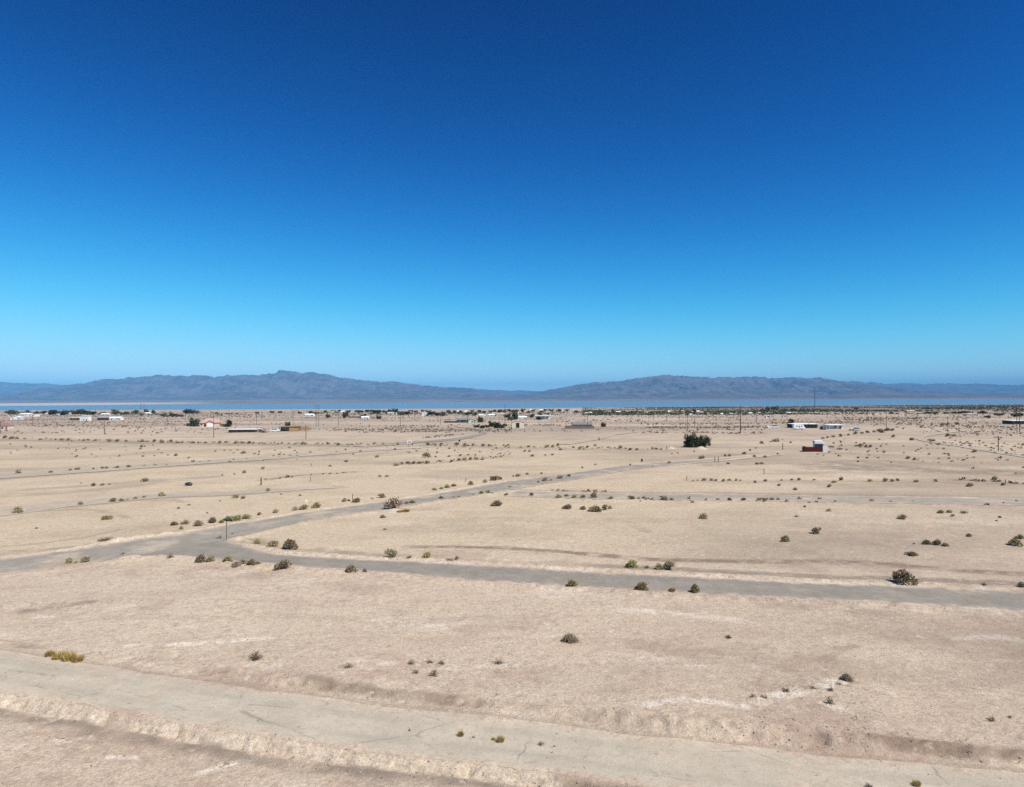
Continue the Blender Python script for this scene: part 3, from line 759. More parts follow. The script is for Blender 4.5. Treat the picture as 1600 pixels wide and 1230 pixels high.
def quad_cloud(C, Nn, L, W, rg):
    """leaf faces at points C, long axis roughly along Nn"""
    n = len(C)
    t = Nn + 0.55 * rg.normal(size=(n, 3)); t /= np.linalg.norm(t, axis=1)[:, None]
    a = np.cross(t, rg.normal(size=(n, 3))); a /= np.linalg.norm(a, axis=1)[:, None]
    L = np.asarray(L).reshape(-1, 1); W = np.asarray(W).reshape(-1, 1)
    v = np.stack([C - t * L * .5 - a * W * .25, C - a * W * .5 + t * L * .1, C + t * L * .55, C + a * W * .5 - t * L * .1], 1)
    return v.reshape(-1, 3), np.arange(n * 4).reshape(n, 4)

def shrub_meshes(seed, n=900, spiky=0.3, leaf=0.10, flat_=0.78, lobes=7):
    """a rounded shrub one metre wide: lobed foliage and a fan of stems"""
    rg = np.random.default_rng(seed)
    cl = []
    for i in range(lobes):
        a = rg.uniform(0, 2 * math.pi); r = rg.uniform(0.0, 0.30)
        cl.append((math.cos(a) * r, math.sin(a) * r, rg.uniform(0.06, 0.46) * flat_ * (1 - r), rg.uniform(0.17, 0.30)))
    cl = np.array(cl)
    k = rg.integers(0, lobes, n)
    d = rg.normal(size=(n, 3)); d[:, 2] = np.abs(d[:, 2]) * 0.9 - 0.25; d /= np.linalg.norm(d, axis=1)[:, None]
    rad = cl[k, 3] * rg.uniform(0.55, 1.05, n) * (1 + spiky * (rg.random(n) > 0.88) * rg.uniform(0.2, 1.0, n))
    C = cl[k, :3] + d * rad[:, None]
    C[:, 2] = np.abs(C[:, 2]) + 0.01
    out = C - np.array([0, 0, 0.05]); out /= np.linalg.norm(out, axis=1)[:, None]
    v, f = quad_cloud(C, out + np.array([0, 0, 0.4]), leaf * rg.uniform(0.6, 1.4, n), leaf * 0.42 * rg.uniform(0.6, 1.3, n), rg)
    v[:, 2] = np.maximum(v[:, 2], 0.0)
    fol = np_mesh('foliage', v, f)
    mb = MB()
    for i in range(16):
        a = rg.uniform(0, 2 * math.pi); r = rg.uniform(0.12, 0.42); h = rg.uniform(0.25, 0.62) * flat_
        mid = (math.cos(a) * r * 0.5, math.sin(a) * r * 0.5, h * 0.6)
        mb.tube((0.02 * math.cos(a), 0.02 * math.sin(a), -0.03), mid, 0.012, 0.008, 3)
        mb.tube(mid, (math.cos(a) * r, math.sin(a) * r, h), 0.008, 0.003, 3)
    return fol, mb.mesh('stems')

def dead_meshes(seed, n=90, spread=0.5, rise=0.42):
    """a dead, broken shrub one metre wide: crooked bare twigs"""
    rg = np.random.default_rng(seed); mb = MB()
    for i in range(n):
        a = rg.uniform(0, 2 * math.pi); r = spread * rg.uniform(0.25, 1.0); h = rise * rg.uniform(0.05, 1.0) * (1.1 - r)
        p = Vector((0.1 * rg.normal(), 0.07 * rg.normal(), 0.0))
        q = Vector((math.cos(a) * r * .55, math.sin(a) * r * .55, h)); e = Vector((math.cos(a + .4) * r, math.sin(a + .4) * r, max(0.01, h * rg.uniform(0.2, 1.3))))
        mb.tube(p, q, 0.017, 0.012, 3); mb.tube(q, e, 0.012, 0.006, 3)
        if i % 2 == 0: mb.tube(q, q + Vector((0.16 * rg.normal(), 0.16 * rg.normal(), 0.08 * abs(rg.normal()))), 0.006, 0.003, 3)
    return mb.mesh('twigs')

def tuft_mesh(seed, n=260, h=0.45):
    rg = np.random.default_rng(seed)
    a = rg.uniform(0, 2 * math.pi, n); r = 0.36 * np.sqrt(rg.random(n))
    C = np.stack([np.cos(a) * r, np.sin(a) * r, h * (0.5 - 0.5 * r) * rg.uniform(0.4, 1.1, n)], 1)
    N = np.stack([np.cos(a) * 0.5, np.sin(a) * 0.5, np.ones(n)], 1)
    v, f = quad_cloud(C, N * 1.5, h * rg.uniform(0.4, 0.9, n), 0.018 + 0.02 * rg.random(n), rg)
    v[:, 2] = np.maximum(v[:, 2], 0)
    return np_mesh('blades', v, f)

SHRUB = {
    'salt': [shrub_meshes(s, 1100, 0.6, 0.13, fl, lb) for s, fl, lb in ((1, .80, 7), (2, .88, 8), (3, .70, 9), (4, .95, 6), (5, .78, 10))],
    'green': [shrub_meshes(s, 1100, 0.5, 0.125, fl, 7) for s, fl in ((11, .85), (12, .95))],
    'grey': [shrub_meshes(s, 620, 0.8, 0.12, fl, 8) for s, fl in ((21, .72), (22, .80), (23, .62))],
    'straw': [shrub_meshes(s, 1300, 1.0, 0.12, 0.85, 9) for s in (24, 25)],
    'small': [shrub_meshes(s, 260, 0.5, 0.17, fl, 6) for s, fl in ((31, .80), (32, .68), (33, .75), (34, .6))],
}
DEAD = [dead_meshes(s, 44, 0.5, 0.36) for s in (41, 42, 43)]
DOME = [dead_meshes(51, 320, 0.5, 0.62)]
TUFT = [tuft_mesh(s) for s in (61, 62)]
LEAFM = {'salt': 'saltbush_leaf', 'green': 'green_leaf', 'grey': 'grey_leaf', 'straw': 'straw_leaf', 'small': 'saltbush_leaf'}
CNT = {}
def plant(px, py, w, kind, label, group=None, parts=True, h=None, cat='shrub'):
    """w (and h) in photograph pixels at the plant's own distance"""
    x, y = at(px, py)
    mpp = math.hypot(x, y) / FPX / math.sqrt(1 + ((px - 800) / FPX) ** 2)
    s = w * mpp * 1.06
    k = CNT[kind] = CNT.get(kind, -1) + 1
    rz = random.uniform(0, 6.28)
    z = H(x, y)
    if kind in ('dead', 'dome', 'tuft'):
        me, mt, nm, pt = {'dead': (DEAD[k % 3], 'dry_twig', 'dead_shrub', 'twigs'), 'dome': (DOME[0], 'dry_twig', 'dead_shrub', 'twigs'),
                          'tuft': (TUFT[k % 2], 'ochre_grass', 'dry_grass_tuft', 'blades')}[kind]
        o = link(nm, me, MATS[mt])
        o.location = (x, y, z - 0.01); o.rotation_euler = (0, 0, rz)
        o.scale = (s, s, s * (h / w / (0.78 if kind == 'dome' else 0.46) if h else random.uniform(0.8, 1.2)))
        return tag(o, label, cat, group)
    fol, st = SHRUB[kind][k % len(SHRUB[kind])]
    hz_ = (h / (w * 0.72)) if h else random.uniform(0.85, 1.1)
    if parts:
        r = empty('desert_shrub', (x, y, z - 0.02), rz, (s, s, s * hz_))
        link('foliage', fol, MATS[LEAFM[kind]], r); link('stems', st, MATS['stem'], r)
    else:
        r = link('desert_shrub', fol, MATS[LEAFM[kind]])
        r.location = (x, y, z - 0.02); r.rotation_euler = (0, 0, rz); r.scale = (s, s, s * hz_)
    return tag(r, label, cat, group)

# large near shrubs, each with its own words
for px, py, w, h, kind, lb in [
    (1410, 913, 37, 23, 'salt', 'largest olive shrub, alone on the far edge of the near paved road'),
    (1598, 920, 13, 9, 'salt', 'dark shrub cut by the right edge beside the near paved road'),
    (894, 916, 20, 13, 'green', 'yellow-green round shrub, leftmost of three on the near road edge'),
    (1002, 922, 21, 15, 'green', 'middle round green shrub on the near edge of the paved road'),
    (1086, 925, 15, 17, 'green', 'upright green shrub, rightmost of three on the near road edge'),
    (1050, 924, 13, 8, 'tuft', 'small straw-coloured tuft between two green shrubs on the road edge'),
    (987, 886, 19, 14, 'green', 'dark green shrub left of a bushy pair across the paved road'),
    (1011, 888, 10, 6, 'grey', 'small dry grey shrub between larger ones across the paved road'),
    (1030, 890, 14, 12, 'salt', 'left half of the touching shrub pair across the paved road'),
    (1046, 891, 20, 16, 'salt', 'right, taller half of the touching shrub pair across the paved road'),
    (612, 872, 19, 17, 'salt', 'tall pointed dark shrub on the far side of the paved road'),
    (640, 874, 11, 6, 'grey', 'low dry shrub right of the tall pointed one'),
    (667, 872, 15, 11, 'green', 'olive dome shrub midway along the far road edge'),
    (704, 878, 14, 7, 'grey', 'sprawling dry shrub at the end of the road verge row'),
    (714, 876, 7, 7, 'salt', 'small upright shrub touching a dry one by the road'),
    (404, 851, 12, 9, 'salt', 'leftmost of three olive shrubs inside the road junction corner'),
    (427, 854, 18, 14, 'salt', 'middle olive shrub of three inside the road junction corner'),
    (454, 857, 25, 17, 'salt', 'rightmost and largest of three shrubs inside the junction corner'),
    (441, 890, 24, 18, 'salt', 'big rounded shrub on the near side opposite the junction trio'),
    (548, 895, 20, 14, 'salt', 'rounded shrub on the near road edge with a tiny neighbour'),
    (570, 896, 8, 7, 'salt', 'tiny pointed shrub beside a rounded one on the near road edge'),
    (402, 881, 11, 7, 'salt', 'small shrub at the right end of the near junction cluster'),
    (394, 882, 16, 10, 'salt', 'dark shrub in the near junction cluster above dry grass'),
    (380, 881, 13, 10, 'salt', 'rounded shrub in the middle of the near junction cluster'),
    (369, 885, 17, 10, 'grey', 'greyish twiggy shrub at the front of the junction cluster'),
    (356, 877, 15, 11, 'green', 'greenest shrub of the cluster right of the wide low pair'),
    (314, 877, 18, 14, 'salt', 'left half of the wide low shrub pair below the street sign'),
    (327, 877, 16, 11, 'salt', 'right half of the wide low shrub pair below the street sign'),
    (266, 872, 14, 11, 'dead', 'bare dark dead shrub on the near edge of the diagonal road'),
    (192, 865, 10, 5, 'dead', 'flat bare twiggy shrub on the near edge of the diagonal road'),
    (134, 876, 14, 13, 'salt', 'pointed olive shrub, right one of three beside the left road'),
    (119, 878, 9, 7, 'grey', 'small grey shrub between two green ones beside the left road'),
    (108, 878, 12, 12, 'green', 'bright green shrub, left one of three beside the left road'),
    (166, 842, 23, 8, 'grey', 'flat dry shrub on bare ground above the left road'),
    (167, 811, 15, 8, 'green', 'lone bright green low shrub in the pale left field'),
    (616, 796, 30, 20, 'straw', 'big pale wispy dry shrub on a sand mound beside the diagonal road'),
    (1277, 834, 18, 11, 'salt', 'lone dark dome shrub in the right middle field'),
    (1227, 847, 15, 13, 'green', 'light green upright shrub with a dark shadow in the right field'),
    (1424, 869, 18, 9, 'salt', 'dark flat shrub below a trio in the right field'),
    (1447, 851, 14, 9, 'salt', 'left shrub of the trio in the right field'),
    (1463, 852, 13, 11, 'salt', 'middle shrub of the trio in the right field'),
    (1477, 854, 11, 8, 'salt', 'right shrub of the trio in the right field'),
    (1587, 853, 21, 12, 'salt', 'dark spreading shrub at the right edge of the middle field'),
    (1594, 843, 14, 9, 'salt', 'shrub just behind the spreading one at the right edge'),
    (1099, 809, 15, 10, 'salt', 'single dark shrub in the middle of the pale centre field'),
    (885, 795, 16, 9, 'salt', 'leftmost shrub of the loose clump in the centre field'),
    (911, 796, 9, 7, 'green', 'small round shrub inside the loose clump in the centre field'),
    (930, 799, 21, 12, 'salt', 'widest shrub of the loose clump in the centre field'),
    (946, 796, 11, 10, 'salt', 'tall shrub right of the widest one in the centre clump'),
    (953, 794, 7, 8, 'salt', 'thin upright shrub at the right end of the centre clump'),
    (777, 790, 17, 11, 'salt', 'lone dome shrub with a sandy skirt below the diagonal road'),
    (599, 809, 10, 6, 'salt', 'small low shrub below the big wispy dry shrub'),
    (602, 828, 10, 4, 'dead', 'tiny flat dark shrub alone in the sand of the centre field'),
    (891, 1003, 31, 15, 'dome', 'brown dead dome of twigs in the middle of the near field'),
    (399, 1036, 30, 17, 'dead', 'gnarled dead shrub just above the bleached dirt road'),
    (545, 1051, 22, 9, 'dead', 'low dead shrub between the gnarled one and the twig patches'),
    (642, 1040, 16, 8, 'dead', 'upper left twig clump of the dead brush patch'),
    (672, 1037, 16, 7, 'dead', 'upper middle twig clump of the dead brush patch'),
    (690, 1039, 16, 7, 'dead', 'upper right twig clump of the dead brush patch'),
    (650, 1056, 15, 8, 'dead', 'lower left twig clump of the dead brush patch'),
    (678, 1059, 20, 12, 'dead', 'lower right twig clump of the dead brush patch'),
    (779, 1038, 21, 11, 'dead', 'dead twig clump right of the dead brush patch'),
    (1323, 1065, 22, 13, 'dome', 'dark dense dead clump at the head of the washed gully'),
    (1228, 1090, 17, 8, 'dead', 'dead twigs at the left foot of the washed gully'),
    (1297, 1110, 20, 15, 'dead', 'dark dead twigs at the lower end of the washed gully'),
    (1298, 1087, 16, 8, 'dead', 'dead twigs halfway down the washed gully'),
    (1310, 1074, 16, 6, 'dead', 'thin dead twigs just under the dark clump of the gully'),
    (1270, 1083, 14, 5, 'dead', 'scattered dead twigs on the pale side of the gully'),
    (1550, 1133, 20, 9, 'dead', 'dark windblown dead twigs near the right edge'),
    (1578, 1128, 9, 6, 'dead', 'tiny dead twig clump right of the windblown one'),
    (1138, 997, 16, 7, 'dead', 'sparse dead shrub on a pale spot of the near field'),
    (782, 1158, 16, 13, 'tuft', 'golden grass tuft in the middle of the bleached dirt road'),
    (771, 1155, 8, 6, 'tuft', 'small dry tuft touching the golden one on the dirt road'),
    (720, 1148, 13, 11, 'tuft', 'brownish grass tuft left of the golden one on the dirt road'),
    (740, 1151, 7, 5, 'dead', 'tiny dark twig between the two grass tufts of the road'),
    (846, 1163, 14, 9, 'dead', 'brown low tuft right of the golden one on the dirt road'),
    (866, 1166, 6, 4, 'dead', 'tiny brown tuft right of the brown low one on the road'),
    (640, 1139, 6, 6, 'dead', 'single dark little plant left of the grass tufts'),
    (1432, 1224, 16, 12, 'tuft', 'pale yellow tuft at the bottom right of the dirt road'),
    (1358, 1227, 18, 9, 'dead', 'twiggy brown tuft at the bottom right of the dirt road'),
    (634, 800, 16, 6, 'tuft', 'golden grass at the right foot of the big wispy dry shrub'),
    (624, 801, 12, 5, 'tuft', 'low golden grass right below the big wispy dry shrub'),
    (1537, 918, 14, 6, 'dead', 'reddish dry brush between the largest shrub and the right edge'),
]:
    cat = 'grass' if kind == 'tuft' else 'shrub'
    plant(px, py, w, kind, lb, None, True, h, cat)
for i_, (px, py, w) in enumerate([(78, 1030, 18), (92, 1034, 24), (108, 1036, 26), (122, 1038, 22)]):
    plant(px, py, w, 'tuft', f'{ordw(i_ + 1)} ochre grass tuft from the left in the patch above the dirt road', 'ochre grass above the dirt road', True, w * 0.62, 'grass')
plant(1177, 1104, 17, 'dead', 'dead brush on the left shoulder of the small sand hump', None, True, 11)
plant(1194, 1105, 17, 'dead', 'dead brush on the right shoulder of the small sand hump', None, True, 11)

# rows and fields of smaller shrubs: counted from the left within each row
ROWS = [
    ('along the far edge of the diagonal road', 'shrubs along the far edge of the diagonal road', True,
     [(272, 820, 12), (284, 826, 8), (290, 818, 14), (310, 821, 18), (332, 816, 14), (346, 816, 10), (359, 813, 14), (369, 813, 16), (385, 809, 16), (405, 804, 8), (430, 801, 11), (462, 797, 14), (474, 796, 14), (495, 793, 14), (537, 784, 9), (545, 783, 6), (557, 785, 14)]),
    ('along the far roadside beyond the wispy shrub', 'shrubs beyond the wispy shrub', True,
     [(582, 779, 8), (596, 777, 12), (679, 765, 8), (690, 763, 7), (700, 761, 10), (709, 759, 9), (736, 757, 10), (758, 753, 10), (772, 750, 13), (781, 749, 9)]),
    ('along the near edge of the far diagonal road', 'shrubs along the near edge of the diagonal road', True,
     [(636, 787, 8), (644, 786, 10), (690, 778, 8), (709, 776, 6), (717, 775, 6), (740, 771, 5), (752, 770, 9), (762, 770, 9), (769, 770, 4), (791, 773, 7), (797, 760, 9), (841, 753, 5), (851, 751, 12), (861, 750, 6), (876, 747, 12), (889, 744, 7)]),
    ('on the upper bend of the diagonal road', 'shrubs on the upper bend of the diagonal road', False,
     [(802, 744, 5), (809, 744, 11), (824, 741, 7), (846, 740, 6), (910, 731, 5), (930, 727, 5), (985, 728, 5), (1019, 729, 4), (1046, 725, 9)]),
    ('in the line on the narrow cross road', 'shrubs on the narrow cross road', True,
     [(830, 774, 8), (873, 777, 10), (885, 775, 8), (897, 777, 11), (911, 777, 9), (929, 777, 13), (954, 779, 9), (987, 779, 10), (998, 779, 10), (1006, 778, 8), (1019, 780, 8), (1040, 780, 13), (1049, 780, 12), (1122, 781, 7), (1140, 782, 8), (1162, 782, 9), (1187, 783, 10), (1195, 783, 8), (1206, 782, 8), (1216, 782, 6), (1362, 784, 6)]),
    ('in the upper row beyond the narrow cross road', 'upper row beyond the cross road', False,
     [(1083, 751, 4), (1090, 751, 4), (1100, 751, 9), (1112, 751, 9), (1119, 751, 7), (1130, 752, 8), (1140, 751, 7), (1150, 751, 7), (1157, 751, 5), (1180, 754, 7), (1196, 752, 8), (1221, 751, 5), (1237, 751, 6), (1248, 751, 8), (1272, 751, 5)]),
    ('in the right-hand upper row before the grey flat', 'right upper row before the grey flat', False,
     [(1217, 759, 9), (1243, 766, 9), (1296, 761, 9), (1303, 755, 8), (1314, 751, 10), (1359, 753, 9), (1383, 753, 11), (1394, 753, 8), (1403, 752, 8), (1432, 754, 9), (1462, 754, 8), (1515, 761, 12), (1553, 751, 12), (1560, 753, 8), (1567, 759, 9)]),
    ('scattered over the right field below the cross road', 'shrubs scattered over the right field', True,
     [(1245, 808, 11), (1258, 793, 6), (1295, 800, 10), (1410, 812, 14), (1470, 804, 11), (1483, 803, 8), (1489, 809, 6), (1507, 804, 11), (1514, 840, 9), (1562, 810, 5), (1428, 851, 5), (1557, 815, 4)]),
    ('scattered over the pale left field', 'shrubs scattered over the left field', True,
     [(28, 801, 17), (57, 825, 5), (126, 789, 10), (177, 784, 12), (190, 783, 8), (199, 782, 10), (212, 780, 8), (225, 778, 7), (254, 776, 12), (279, 795, 5), (295, 790, 10), (344, 783, 6), (368, 778, 10), (380, 779, 10), (324, 802, 4), (344, 839, 8), (363, 833, 5)]),
    ('around the ditch left of the dark post', 'shrubs around the ditch', False,
     [(146, 760, 10), (159, 759, 7), (171, 758, 5), (227, 753, 12), (127, 756, 4), (382, 739, 9), (366, 741, 5), (347, 743, 5), (419, 768, 11), (411, 733, 8), (439, 774, 5), (516, 728, 5), (594, 745, 7), (604, 745, 7), (469, 776, 6)]),
    ('in the roadside line of the slanting left road', 'shrubs along the slanting left road', False,
     [(29, 740, 12), (79, 739, 8), (110, 736, 8), (120, 735, 9), (146, 734, 6), (160, 733, 7), (167, 733, 8), (178, 732, 5), (184, 732, 8), (201, 731, 9), (225, 729, 5), (243, 728, 7), (260, 727, 5), (302, 722, 7), (313, 722, 5), (326, 721, 5), (365, 719, 5), (380, 709, 8), (385, 717, 4), (397, 710, 6)]),
    ('in the long far row left of the pink house', 'long far row on the left', False,
     [(8, 685, 9), (18, 686, 9), (27, 686, 9), (62, 687, 5), (87, 687, 5), (97, 688, 8), (106, 688, 8), (113, 690, 6), (131, 689, 6), (138, 688, 6), (150, 689, 6), (171, 690, 9), (183, 690, 9), (197, 690, 5), (223, 690, 8), (231, 690, 6), (241, 690, 8), (253, 692, 10), (267, 690, 8), (278, 693, 8), (285, 692, 6)]),
    ('in the far row below the pink house', 'far row below the pink house', False,
     [(302, 693, 7), (310, 693, 6), (322, 693, 6), (343, 694, 8), (353, 693, 6), (368, 694, 9), (378, 694, 5), (389, 694, 8), (396, 694, 6), (413, 695, 6), (434, 695, 5), (461, 695, 5), (474, 695, 9), (512, 695, 7), (529, 696, 8), (557, 694, 4), (564, 694, 5), (585, 695, 9), (598, 694, 5)]),
    ('in the far row before the dark curving road', 'far row before the curving road', False,
     [(622, 695, 6), (644, 695, 5), (669, 696, 9), (679, 696, 7), (689, 696, 8), (714, 696, 9), (726, 697, 9), (732, 697, 6), (739, 697, 7), (755, 697, 6), (764, 698, 7), (774, 697, 4), (787, 697, 5), (794, 697, 5)]),
    ('in the middle distance left of the diagonal road', 'middle distance left of the diagonal road', False,
     [(221, 700, 8), (226, 699, 4), (239, 697, 4), (223, 714, 5), (241, 713, 5), (262, 712, 4), (275, 713, 8), (351, 705, 5), (404, 711, 5), (437, 711, 6), (444, 711, 4), (485, 708, 6), (540, 721, 7), (563, 706, 6), (589, 714, 8), (617, 703, 6), (540, 703, 5)]),
    ('on the brown washed strip in the centre', 'shrubs on the brown washed strip', False,
     [(620, 727, 10), (628, 725, 9), (637, 724, 9), (646, 724, 9), (656, 724, 9), (666, 724, 9), (705, 722, 8), (717, 719, 8), (725, 718, 9), (735, 718, 9), (745, 718, 8), (753, 718, 6), (667, 714, 14), (681, 714, 5), (702, 713, 6), (719, 712, 6), (743, 711, 5)]),
    ('in the far row left of the tall dark thicket', 'far row left of the thicket', False,
     [(820, 705, 7), (827, 705, 6), (826, 699, 7), (855, 699, 9), (863, 699, 8), (872, 697, 8), (876, 703, 6), (906, 702, 8), (912, 702, 6), (918, 700, 8), (930, 698, 7), (950, 700, 5), (970, 700, 9), (985, 703, 8), (995, 703, 7), (1020, 702, 7), (1026, 702, 6), (831, 712, 7), (852, 711, 5), (863, 710, 6)]),
    ('on the plain right of the tall dark thicket', 'plain right of the thicket', False,
     [(1050, 709, 4), (1059, 708, 4), (1085, 706, 4), (1097, 716, 12), (1133, 713, 6), (1140, 713, 8), (1162, 710, 8), (1172, 705, 5), (1181, 701, 4), (1179, 715, 7), (1196, 716, 8), (1183, 726, 8), (1190, 726, 7), (1190, 693, 9), (1138, 726, 6), (1215, 711, 6), (1211, 690, 12)]),
    ('on the plain right of the red and white block building', 'plain right of the block building', False,
     [(1314, 703, 6), (1315, 696, 5), (1337, 697, 6), (1344, 697, 8), (1353, 699, 7), (1360, 699, 8), (1341, 717, 6), (1355, 717, 7), (1370, 703, 5), (1382, 707, 6), (1376, 697, 4), (1396, 684, 8), (1412, 697, 4), (1418, 717, 9), (1429, 720, 8), (1424, 688, 9), (1431, 706, 4)]),
    ('near the bending track at the right edge', 'shrubs near the bending track', False,
     [(1452, 689, 8), (1459, 690, 8), (1480, 682, 9), (1490, 682, 9), (1505, 720, 6), (1516, 698, 6), (1522, 707, 7), (1465, 695, 5), (1440, 669, 8), (1472, 665, 9), (1479, 664, 8), (1496, 664, 10), (1548, 704, 5), (1530, 690, 5), (1561, 687, 5), (1573, 709, 5), (1598, 696, 6)]),
    ('in the diagonal line behind the block building', 'diagonal line behind the block building', False,
     [(1285, 686, 6), (1293, 685, 6), (1302, 684, 7), (1314, 683, 8), (1325, 681, 6), (1337, 679, 10), (1347, 678, 6), (1356, 677, 9), (1366, 676, 8), (1376, 677, 14), (1386, 674, 10), (1394, 673, 8)]),
]
for phrase, grp, parts, pts in ROWS:
    for i_, (px, py, w) in enumerate(sorted(pts)):
        k_ = ('salt', 'grey', 'salt', 'dead', 'salt', 'grey', 'green', 'salt')[(px * 7 + py * 3) % 8] if parts else 'small'
        plant(px, py, w, k_, f'{ordw(i_ + 1)} shrub from the left {phrase}', grp, parts)

# ------------------------------------------------------------------ trees
def crown_mesh(seed, n=900, lobes=9, tall=1.0, leaf=0.13, low=.32):
    rg = np.random.default_rng(seed)
    cl = np.stack([rg.uniform(-.3, .3, lobes), rg.uniform(-.3, .3, lobes), rg.uniform(low, .82, lobes) * tall, rg.uniform(.15, .28, lobes)], 1)
    k = rg.integers(0, lobes, n)
    d = rg.normal(size=(n, 3)); d /= np.linalg.norm(d, axis=1)[:, None]
    C = cl[k, :3] + d * (cl[k, 3] * rg.uniform(0.45, 1.08, n))[:, None]
    C[:, 2] = np.maximum(C[:, 2], 0.06)
    v, f = quad_cloud(C, d, leaf * rg.uniform(.6, 1.5, n), leaf * .6 * rg.uniform(.6, 1.3, n), rg)
    return np_mesh('crown', v, f)
def trunk_mesh(seed, tall=1.0):
    rg = np.random.default_rng(seed); mb = MB()
    mb.tube((0, 0, -0.02), (0.015, 0.01, 0.3 * tall), 0.035, 0.024, 7)
    for i in range(6):
        a = i * 1.05 + rg.uniform(-.3, .3); r = rg.uniform(.14, .28)
        mb.tube((0.012, 0.01, 0.27 * tall), (math.cos(a) * r, math.sin(a) * r, rg.uniform(.5, .75) * tall), 0.017, 0.006, 5)
    return mb.mesh('trunk')
def palm_meshes(seed):
    rg = np.random.default_rng(seed); tr = MB(); cr = MB()
    tr.tube((0, 0, -0.02), (0.01, 0, 0.5), 0.028, 0.022, 7).tube((0.01, 0, 0.5), (0.0, 0.01, 0.88), 0.022, 0.02, 7)
    for i in range(26):
        a = rg.uniform(0, 6.28); el = rg.uniform(-0.7, 1.1); p = Vector((0, 0.01, 0.88)); L = 0.2
        d = Vector((math.cos(a) * math.cos(el), math.sin(a) * math.cos(el), math.sin(el)))
        q = p + d * L * .6; e = q + (d + Vector((0, 0, -0.8))).normalized() * L * .5
        s = d.cross(Vector((0, 0, 1))).normalized() * 0.022
        cr.add([p - s * .3, p + s * .3, q + s, q - s, e], [(0, 1, 2, 3), (3, 2, 4)])
    return cr.mesh('crown'), tr.mesh('trunk')
CROWNS = [(crown_mesh(s, 900, lb, tl), trunk_mesh(s, tl)) for s, lb, tl in ((71, 9, .95), (72, 12, 1.0), (73, 7, .9), (74, 14, .85))]
BUSHY = [(crown_mesh(s, 1800, 15, 1.0, 0.10, .10), trunk_mesh(s, 1.0)) for s in (75, 76, 77)]
PALMS = [palm_meshes(s) for s in (81, 82)]
def tree(px, py, w, h, label, group=None, palm=False, leaf='tree_leaf', bushy=False):
    x, y = at(px, py)
    mpp = y / FPX
    cr, tr = PALMS[px % 2] if palm else BUSHY[int(px) % 3] if bushy else CROWNS[int(px) % 4]
    sw = w * mpp / (0.42 if palm else 0.86); sh = h * mpp / (1.02 if palm else 0.97)
    r = empty('palm_tree' if palm else 'desert_tree', (x, y, H(x, y)), px * 1.7 % 6.28, (sw, sw, sh))
    link('crown', cr, MATS[leaf], r); link('trunk', tr, MATS['bark'], r)
    return tag(r, label, 'tree', group)
for a in [
    (304, 667, 13, 14, 'dark round tree against the left side of the pink house'),
    (356, 667, 12, 11, 'dark round tree standing right of the pink house'),
    (450, 667, 9, 9, 'pale green tree behind the long lean-to shed', None, False, 'pale_tree_leaf'),
    (512, 654, 8, 7, 'grey green round tree in the middle distance right of the twin poles', None, False, 'pale_tree_leaf'),
    (540, 653, 8, 10, 'tall dark tree by itself left of the low grey wall'),
    (568, 653, 8, 6, 'round tree at the end of the low grey wall'),
    (592, 655, 7, 6, 'small round tree right of the tan house'),
    (751, 660, 9, 9, 'dark round tree behind the pale green house'),
    (804, 656, 9, 12, 'tall dark tree at the left end of the white house row'),
    (793, 653, 9, 6, 'spreading dark tree left of the white house row'),
    (842, 656, 9, 5, 'low dark tree in front of the long white house'),
    (831, 653, 7, 6, 'dark round tree between the white houses'),
    (943, 667, 8, 7, 'lone dark round tree right of the grey roofed house'),
    (1235, 664, 10, 9, 'dark round tree left of the long porch house'),
    (1265, 669, 4, 10, 'small palm in front of the long porch house', None, True),
    (174, 649, 4, 10, 'tall palm rising above the left tree line', None, True),
    (718, 698 - 8, 3, 3, 'tiny sapling beside the dark curving road'),
]: tree(*a, **({} if len(a) > 5 else {'bushy': True}))
